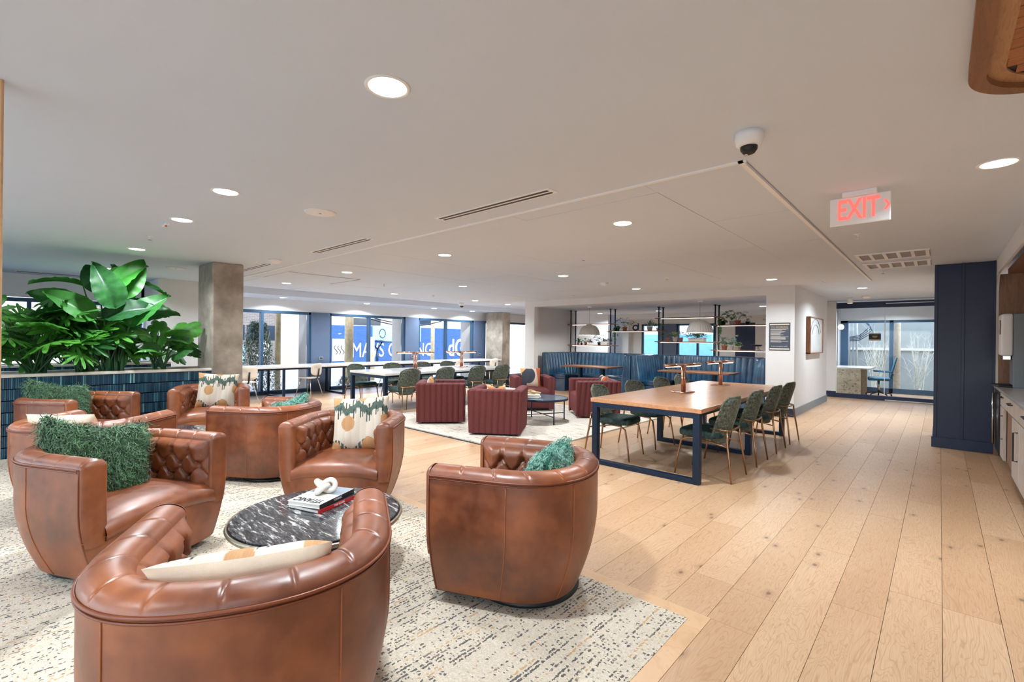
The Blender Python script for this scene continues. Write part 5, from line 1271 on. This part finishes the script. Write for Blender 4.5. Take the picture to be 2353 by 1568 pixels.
# oval timber ceiling coffer, top right
ov = thing('ceiling_coffer', 'rounded timber framed ceiling recess with slats at the top right', 'ceiling feature', (.0, .0, CE))
def rrect(x0, x1, y0, y1, r, n=10):
    P = []
    for cx_, cy_, a0 in ((x1 - r, y1 - r, 0), (x0 + r, y1 - r, PI / 2), (x0 + r, y0 + r, PI), (x1 - r, y0 + r, 3 * PI / 2)):
        P += [(cx_ + r * math.cos(a0 + PI / 2 * k / n), cy_ + r * math.sin(a0 + PI / 2 * k / n)) for k in range(n + 1)]
    return P
def ringy(a, b, za, zb, name, mat):
    n = len(a); mb = MB(); mb._add([(x, y, za) for x, y in a] + [(x, y, zb) for x, y in b], [(i, (i + 1) % n, n + (i + 1) % n, n + i) for i in range(n)]); return mb
X0, X1, Y0, Y1 = .075, 2.2, -1.5, 2.90
A = rrect(X0, X1, Y0, Y1, .30, 16); B = rrect(X0 + .052, X1 - .052, Y0 + .052, Y1 - .052, .25, 16); C_ = rrect(X0 + .10, X1 - .1, Y0 + .1, Y1 - .1, .22)
mb = ringy(A, A, 0, -.035, '', None); n = len(A); mb._add([(x, y, -.035) for x, y in A] + [(x, y, -.035) for x, y in B] + [(x, y, -.004) for x, y in B], [(i, (i + 1) % n, n + (i + 1) % n, n + i) for i in range(n)] + [(n + i, n + (i + 1) % n, 2 * n + (i + 1) % n, 2 * n + i) for i in range(n)])
mb.build('outer_band', M['coffer'], ov)
D_ = rrect(X0 + .105, X1 - .105, Y0 + .105, Y1 - .105, .20, 16)
mb = MB(); mb._add([(x, y, -.012) for x, y in B] + [(x, y, -.012) for x, y in D_] + [(x, y, -.003) for x, y in D_], [(i, (i + 1) % n, n + (i + 1) % n, n + i) for i in range(n)] + [(n + i, n + (i + 1) % n, 2 * n + (i + 1) % n, 2 * n + i) for i in range(n)]); mb.build('inner_band', M['coffer2'], ov); MB().box(X0 + .1, X1 - .1, .5, Y1 - .1, -.0025, -.001).build('backing', M['black'], ov)
yy = Y1 - .11 - .078
while yy > .5:
    ins_ = .20 * (1 - math.sqrt(max(0, 1 - max(0, (yy + .07 - (Y1 - .305)) / .20) ** 2)))
    MB().box(X0 + .103 + ins_, X1 - .103 - ins_, yy, yy + .070, -.0085, -.003).build('slat', M['oakdarky'], ov, bevel=.002); yy -= .075
# ================================================================== OFFICE, KITCHEN COUNTER
od = thing('office_desk', 'desk with a mottled stone side panel inside the glass office', 'desk', (-2.15, 15.35, 0))
MB().box(0, .62, -.02, .0, 0, .72).build('side_panel', M['burl'], od, bevel=.002); MB().box(0, .62, 1.4, 1.42, 0, .72).build('side_panel', M['burl'], od, bevel=.002); MB().box(-.02, .82, -.03, 1.43, .72, .755).build('desk_top', M['quartz'], od, bevel=.003)
oc = thing('office_chair', 'blue grey mesh office chair on castors inside the glass office', 'chair', (-1.2, 15.9, 0), .1)
MB().box(-.24, .24, -.23, .25, .42, .50).build('seat', M['vinyl'], oc, True, .03); MB().obox((.30, 0, .78), (.03, .44, .56), Matrix.Rotation(.22, 3, 'Y')).build('backrest', M['vinyl'], oc, True, .012)
MB().cyl((0, 0, .10), (0, 0, .42), .028, n=12).build('gas_column', M['chrome'], oc, True)
for s in (-1, 1): MB().tube([(.27, s * .25, .50), (.25, s * .27, .66), (-.12, s * .27, .67)], .014, 8).build('armrest', M['vinyl'], oc, True)
MB().tube([(.0, 0, .42), (.24, 0, .44), (.30, 0, .60)], .016, 8).build('back_bracket', M['vinyl'], oc, True)
for k in range(5):
    a = k * 2 * PI / 5 + .3; l = MB().tube([(0, 0, .12), (.28 * math.cos(a), .28 * math.sin(a), .065)], [.022, .014], 8).build('base_leg', M['steel'], oc, True); MB().cyl((.28 * math.cos(a) - .015, .28 * math.sin(a), .030), (.28 * math.cos(a) + .015, .28 * math.sin(a), .030), .028, n=12).build('castor', M['black'], l, True)
scn = thing('globe_sconce', 'lit white globe wall sconce inside the glass office', 'lamp', (-2.2, 16.0, 1.86)); MB().cyl((0, 0, 0), (.02, 0, 0), .05, n=16).cyl((.02, 0, 0), (.08, 0, 0), .01, n=8).build('wall_plate', M['brass'], scn, True); MB().lathe([(0, -.075), (.04, -.064), (.07, -.025), (.07, .025), (.04, .064), (0, .075)], 20, (.14, 0, 0)).build('globe', M['globe'], scn, True)
t = thing('framed_picture', 'slim framed print on the white wall inside the glass office', 'picture', (-2.19, 15.7, 1.42)); MB().box(0, .02, -.3, .3, -.45, .45).build('frame', M['steel'], t); MB().box(.015, .024, -.27, .27, -.42, .42).build('print', M['mirror'], t)
t = thing('office_sign', 'small dark sign plate with silver bars on the office glass', 'sign', (-1.20, 14.74, 1.57)); MB().box(-.12, .12, -.004, 0, -.095, .095).build('plate', M['black'], t); MB().box(-.115, .115, -.006, -.003, .068, .09).build('silver_bar', M['rimstone'], t); MB().box(-.115, .115, -.006, -.003, -.09, -.068).build('silver_bar', M['rimstone'], t)
MB().box(-.05, .05, -.006, -.003, .008, .022).box(-.035, .035, -.006, -.003, -.02, -.01).build('small_print', M['gold'], t)
# kitchen counter along the right wall, front plane X=.52
kc = thing('kitchen_counter', 'white topped kitchen counter run with washed oak fronts at the right edge', 'counter', (.50, 8.58, 0))
MB().box(.0, .75, -3.55, 0, .875, .905).build('worktop', M['quartz'], kc, bevel=.003)
MB().box(.06, .75, -3.55, -.02, .10, .875).build('carcass', M['niche'], kc); MB().box(.12, .7, -3.55, -.02, 0, .10).build('toe_kick', M['black'], kc)
fr_ = MB().box(.02, .055, -.62, -.06, .11, .86).build('fridge_door', M['darkglass'], kc, bevel=.002); MB().cyl((.0, -.12, .16), (.0, -.12, .80), .012, n=10).build('fridge_handle', M['chrome'], fr_, True)
MB().box(.015, .055, -.055, -.005, .0, .875).build('end_panel', M['niche'], kc)
for y0, y1, z0, z1 in ((-1.22, -.64, .70, .86), (-2.4, -1.24, .70, .86), (-3.5, -2.42, .70, .86), (-1.02, -.64, .11, .69), (-2.4, -1.84, .11, .69), (-3.5, -2.42, .11, .69)):
    dr = z0 > .5; o = MB().box(.03, .055, y0, y1, z0, z1).build('drawer_front' if dr else 'cabinet_door', M['cabwood'], kc, bevel=.002)
    if dr: yc = (y0 + y1) / 2; MB().tube([(.03, yc - .08, .81), (.0, yc - .08, .81), (.0, yc + .08, .81), (.03, yc + .08, .81)], .006, 6).build('handle', M['black'], o)
    else: MB().tube([(.03, y0 + .08, .60), (.0, y0 + .08, .60), (.0, y0 + .08, .34), (.03, y0 + .08, .34)], .007, 6).build('handle', M['black'], o)
MB().box(.10, .12, -1.83, -1.04, .11, .69).build('open_bay_panel', M['oakdark'], kc)
cm = thing('coffee_machine', 'tall white and grey coffee dispenser standing on the kitchen counter', 'appliance', (.53, 7.90, .905))
MB().box(.0, .095, .0, .38, .37, .86).build('front_cowl', M['white'], cm, True, .02); MB().box(.097, .19, .01, .38, 0, .86).build('body', M['basegrey'], cm, bevel=.006); MB().box(-.004, .001, .10, .17, .62, .79).build('display', M['black'], cm)
MB().box(.02, .09, .12, .28, .32, .37).build('spout', M['chrome'], cm, bevel=.006); MB().lathe([(.0, .03), (.14, .03), (.15, .015), (.15, 0)], 24, (.08, .19, 0)).build('drip_tray', M['black'], cm, True)
MB().box(.192, .50, .0, .38, 0, .86).build('rear_tower', M['black'], cm, bevel=.004)
# ================================================================== OUTSIDE
struct('street_ground', bx(-60, 30, -30, 50, -.25, -.16), M['ground'])
o = MB().box(-13.6, -12.4, -6, 16, -.17, -.02).build('kerb_strip', M['rimstone']); o['kind'] = 'structure'
BX = -25.0
bw_ = thing('blue_wall_building', 'bright blue brick wall with large white lettering across the street', 'building', (BX, 0, 0))
MB().box(-.4, 0, 12.3, 24.5, -.2, 2.12).build('brick_wall', M['bluebrick'], bw_)
MB().box(-3, -.6, 11.5, 30, -.2, 3.8).build('upper_wall', M['stucco'], bw_)
MB().box(-.6, -.55, 14.2, 16.0, 2.2, 2.6).build('window', M['darkglass'], bw_); MB().box(-.6, -.55, 17.5, 20.0, 2.35, 2.65).build('window', M['darkglass'], bw_)
MB().box(-.01, .03, 12.6, 13.4, .1, 1.35).build('poster', M['stucco'], bw_); 
for yy in (12.8, 13.0, 13.2): MB().tube([(.04, yy + .09 * math.sin(a), .72 + .5 * a / 6 - .25) for a in np.linspace(0, 6, 14)], .02, 5).build('drawn_figure', M['textblack'], bw_)
ym = frame_m((.02, 16.66, .66), (0, 1, 0), (0, 0, 1))
text_obj('wall_lettering', 'MAVS GAMING', 1.2, M['textwhite'], bw_, ym, .0, sx=.72)
text_obj('wall_logo', 'dG', 1.7, M['textwhite'], bw_, frame_m((.02, 21.65, .75), (0, 1, 0), (0, 0, 1)), .02, sx=.7, bold=.01)
MB().box(.0, .05, 15.1, 18.6, 1.22, 2.16).build('banner', M['tealglass'], bw_)
for s, z, y in (('THANK YOU', 1.84, 17.05), ('HEALTHCARE WORKERS', 1.58, 17.4), ('& FIRST RESPONDERS', 1.38, 17.4)): text_obj('banner_text', s, .40 if z > 1.8 else .19, M['textwhite'], bw_, frame_m((.06, y, z), (0, 1, 0), (0, 0, 1)), .005)
MB().tube([(.06, 15.75 + .2 * math.cos(a), 1.7 + .27 * math.sin(a)) for a in np.linspace(0, 2 * PI, 25)[:-1]], .025, 5, True).build('banner_badge', M['textblack'], bw_)
bl = thing('brown_brick_building', 'brown brick building with dark windows across the street at left', 'building', (BX - .5, 0, 0))
MB().box(-.5, 0, 2.0, 10.1, -.2, 4.5).build('brick_wall', M['brownbrick'], bl); MB().box(-.5, .12, 9.9, 11.2, -.2, 4.5).build('brick_pier', M['tanbrick'], bl); MB().box(-.5, .05, 11.2, 12.2, -.2, 4.5).build('rendered_wall', M['stucco'], bl)
for yy in np.arange(3.0, 9.6, .9): MB().box(-.02, .03, yy, yy + .8, 1.25, 2.0).build('window', M['darkglass'], bl)
for yy in (6.0, 7.3): MB().box(-.02, .03, yy, yy + 1.0, .1, 1.0).build('garage_window', M['tealglass'], bl)
MB().tube([(.05, 9.2 + .16 * math.cos(a), .95 + .16 * math.sin(a)) for a in np.linspace(0, 2 * PI, 17)[:-1]], .09, 5, True).build('white_mark', M['textwhite'], bl); MB().box(.03, .06, 8.95, 9.4, .62, .72).box(.03, .06, 8.85, 9.3, .42, .55).build('white_mark', M['textwhite'], bl)
nb_ = thing('grey_building', 'sunlit pale building across the street farther left', 'building', (-26, -4, 0)); MB().box(-.5, 0, -8, 6, -.2, 5).build('wall', M['stucco'], nb_)
for yy in (-7, -4, -1, 2): MB().box(-.02, .03, yy, yy + 1.6, 1.0, 2.4).build('window', M['darkglass'], nb_)
rb = thing('teal_building', 'pale teal building beyond the far corner', 'building', (-14, 25, 0)); MB().box(-6, 0, 0, .5, -.2, 4).build('wall', M['tealglass'], rb)
for x, y, r_, lab, h in ((-13.3, 5.16, .075, 'weathered timber utility pole behind the first window bay', 6), (-14.0, 7.62, .14, 'thick weathered utility pole in the second window bay', 6), (-15.7, 9.44, .13, 'cut off timber post beside the utility pole', 1.45), (-19.0, 14.9, .10, 'timber pole in the third window bay', 6)):
    o = MB().cyl((0, 0, -.2), (0, 0, h), r_, r_ * .92, 14).build('utility_pole', M['pole'], None, True, loc=(x, y, 0)); tag(o, lab, 'pole')
for k, (z, y0, y1) in enumerate(((2.35, 7.62, 11.5), (2.55, 5.2, 7.62), (2.25, 7.62, 12.0))):
    o = MB().tube([(-14.0, y0 + (y1 - y0) * f, z - .5 * math.sin(PI * f) * .8) for f in np.linspace(0, 1, 12)], .02, 5).build('overhead_cable', M['black'], None, True); tag(o, 'black sagging overhead cable outside the windows, %s' % ('upper right one', 'left one', 'lower right one')[k], 'cable')
sl = thing('street_lamp', 'dark metal forked street lamp across the road', 'lamp', (-22.5, 13.9, -.1)); MB().cyl((0, 0, 0), (0, 0, .9), .07, n=8).build('post', M['steel'], sl, True)
for s in (-1, 1): MB().cyl((0, 0, .9), (0, s * .3, 1.3), .04, n=6).build('fork', M['steel'], sl, True)
MB().lathe([(.42, 1.3), (.45, 1.36), (.2, 1.42), (0, 1.42)], 16).build('head', M['steel'], sl, True)
# evergreen shrub by the first bay
def shrub(label, X, Y, H, R_, n, seed, mat):
    t = thing('shrub', label, 'plant', (X, Y, -.15)); q = random.Random(seed)
    for k in range(7):
        a = q.uniform(0, 2 * PI); MB().tube([(0, 0, 0), (R_ * .3 * math.cos(a), R_ * .3 * math.sin(a), H * .5), (R_ * .5 * math.cos(a + .3), R_ * .5 * math.sin(a + .3), H * .9)], [.02, .012, .004], 6).build('branch', M['bark'], t, True)
    mb = MB()
    for k in range(n):
        z = q.random() ** .8; a = q.uniform(0, 2 * PI); r_ = R_ * (1.05 - .75 * z) * q.random() ** .5; p = Vector((math.cos(a) * r_, math.sin(a) * r_, .05 + H * z)); leafblade(mb, p, Vector((q.uniform(-1, 1), q.uniform(-1, 1), q.uniform(-.6, 1))), q.uniform(.05, .09), .014, seg=2)
    tag(mb.build('foliage', mat, t), kind='stuff')
shrub('bushy evergreen shrub growing outside the first window bay', -13.0, 4.55, 1.9, .62, 5200, 3, M['leafshrub'])
shrub('small low shrub outside the second window bay', -13.1, 7.0, .35, .3, 500, 4, M['leafshrub'])
# behind the office: grey wall, ledge, poles and bare shrubs
gb = thing('grey_neighbour_wall', 'grey rendered neighbouring wall seen through the office window', 'building', (0, 20.5, 0)); MB().box(-5, 5, 0, .3, -.2, 2.45).build('wall', M['greywall'], gb); MB().box(-5, 5, -.08, 0, 1.18, 1.26).build('ledge', M['rimstone'], gb)
MB().box(-7, 7, 2, 3, -.2, 4.5).build('upper_wall', M['stucco'], gb)
o = MB().cyl((0, 0, -.2), (0, 0, 5), .11, .10, 14).build('utility_pole', M['bark'], None, True, loc=(-1.02, 19.2, 0)); tag(o, 'rough brown tree trunk like pole outside the office window', 'pole')
for k in range(3):
    o = MB().cyl((0, 0, -.2), (0, 0, 2.45), .03, n=10).build('conduit', M['greywall'], None, True, loc=(-2.28 + .10 * k, 19.6, 0)); tag(o, 'vertical grey metal conduit outside the office window, %s of three' % ('left', 'middle', 'right')[k], 'pipe')
for k in range(4):
    o = MB().tube([(-2.18, 19.57, 2.4), (-1.9 + .05 * k, 19.5, 2.2 - .05 * k), (-1.72 + .03 * k, 19.45, 1.95 - .06 * k), (-2.0, 19.5, 1.66 - .05 * k), (-2.26, 19.57, 1.62 - .04 * k)], .014, 6).build('looped_cable', M['steel'], None, True); tag(o, 'loop of dark cable outside the office window, %s of four' % ('outermost', 'second from outside', 'third from outside', 'innermost')[3 - k], 'cable', 'cable loops at the conduits')
def bare(label, X, Y, H, n, seed):
    t = thing('bare_shrub', label, 'plant', (X, Y, -.2)); q = random.Random(seed)
    mb = MB()
    for k in range(n):
        a = q.uniform(0, 2 * PI); sp = q.uniform(.1, .55); p0 = Vector((q.uniform(-.08, .08), q.uniform(-.05, .05), 0)); tip = Vector((math.cos(a) * sp * .9, math.sin(a) * sp * .4, H * q.uniform(.6, 1)))
        o = MB().tube([p0, p0 * .5 + tip * .35 + Vector((0, 0, .1)), tip * .8, tip], [.013, .010, .006, .002], 5).build('stem', M['twig'], t)
        for m_ in range(14):
            f = q.uniform(.25, .95); b = tip * f; d = Vector((q.uniform(-1, 1), q.uniform(-.4, .4), q.uniform(.5, 1.5))).normalized() * q.uniform(.1, .3); mb.tube([b, b + d * .6, b + d], [.004, .003, .001], 3)
    tag(mb.build('twigs', M['twig'], t), kind='stuff')
bare('bare many stemmed shrub outside the office window, left one', -1.45, 18.3, 2.2, 14, 1); bare('bare many stemmed shrub outside the office window, right one', -.45, 18.2, 2.0, 13, 2)
bd = thing('pale_building_behind', 'pale rendered building beyond the rear windows', 'building', (-7, 21.5, 0)); MB().box(-5.5, 2.5, 2.5, 2.9, -.2, 2.7).build('wall', M['stucco'], bd); MB().box(-8, -.4, -.3, -.02, -.2, 1.72).build('teal_fence', M['tealglass'], bd)
# vent of the rear room
t = bpy.data.objects['wall_vent']; MB().box(-.0, .42, -.02, 0, -.05, .02).box(0, .42, -.02, 0, .05, .09).build('louvre', M['frameblue'], t)
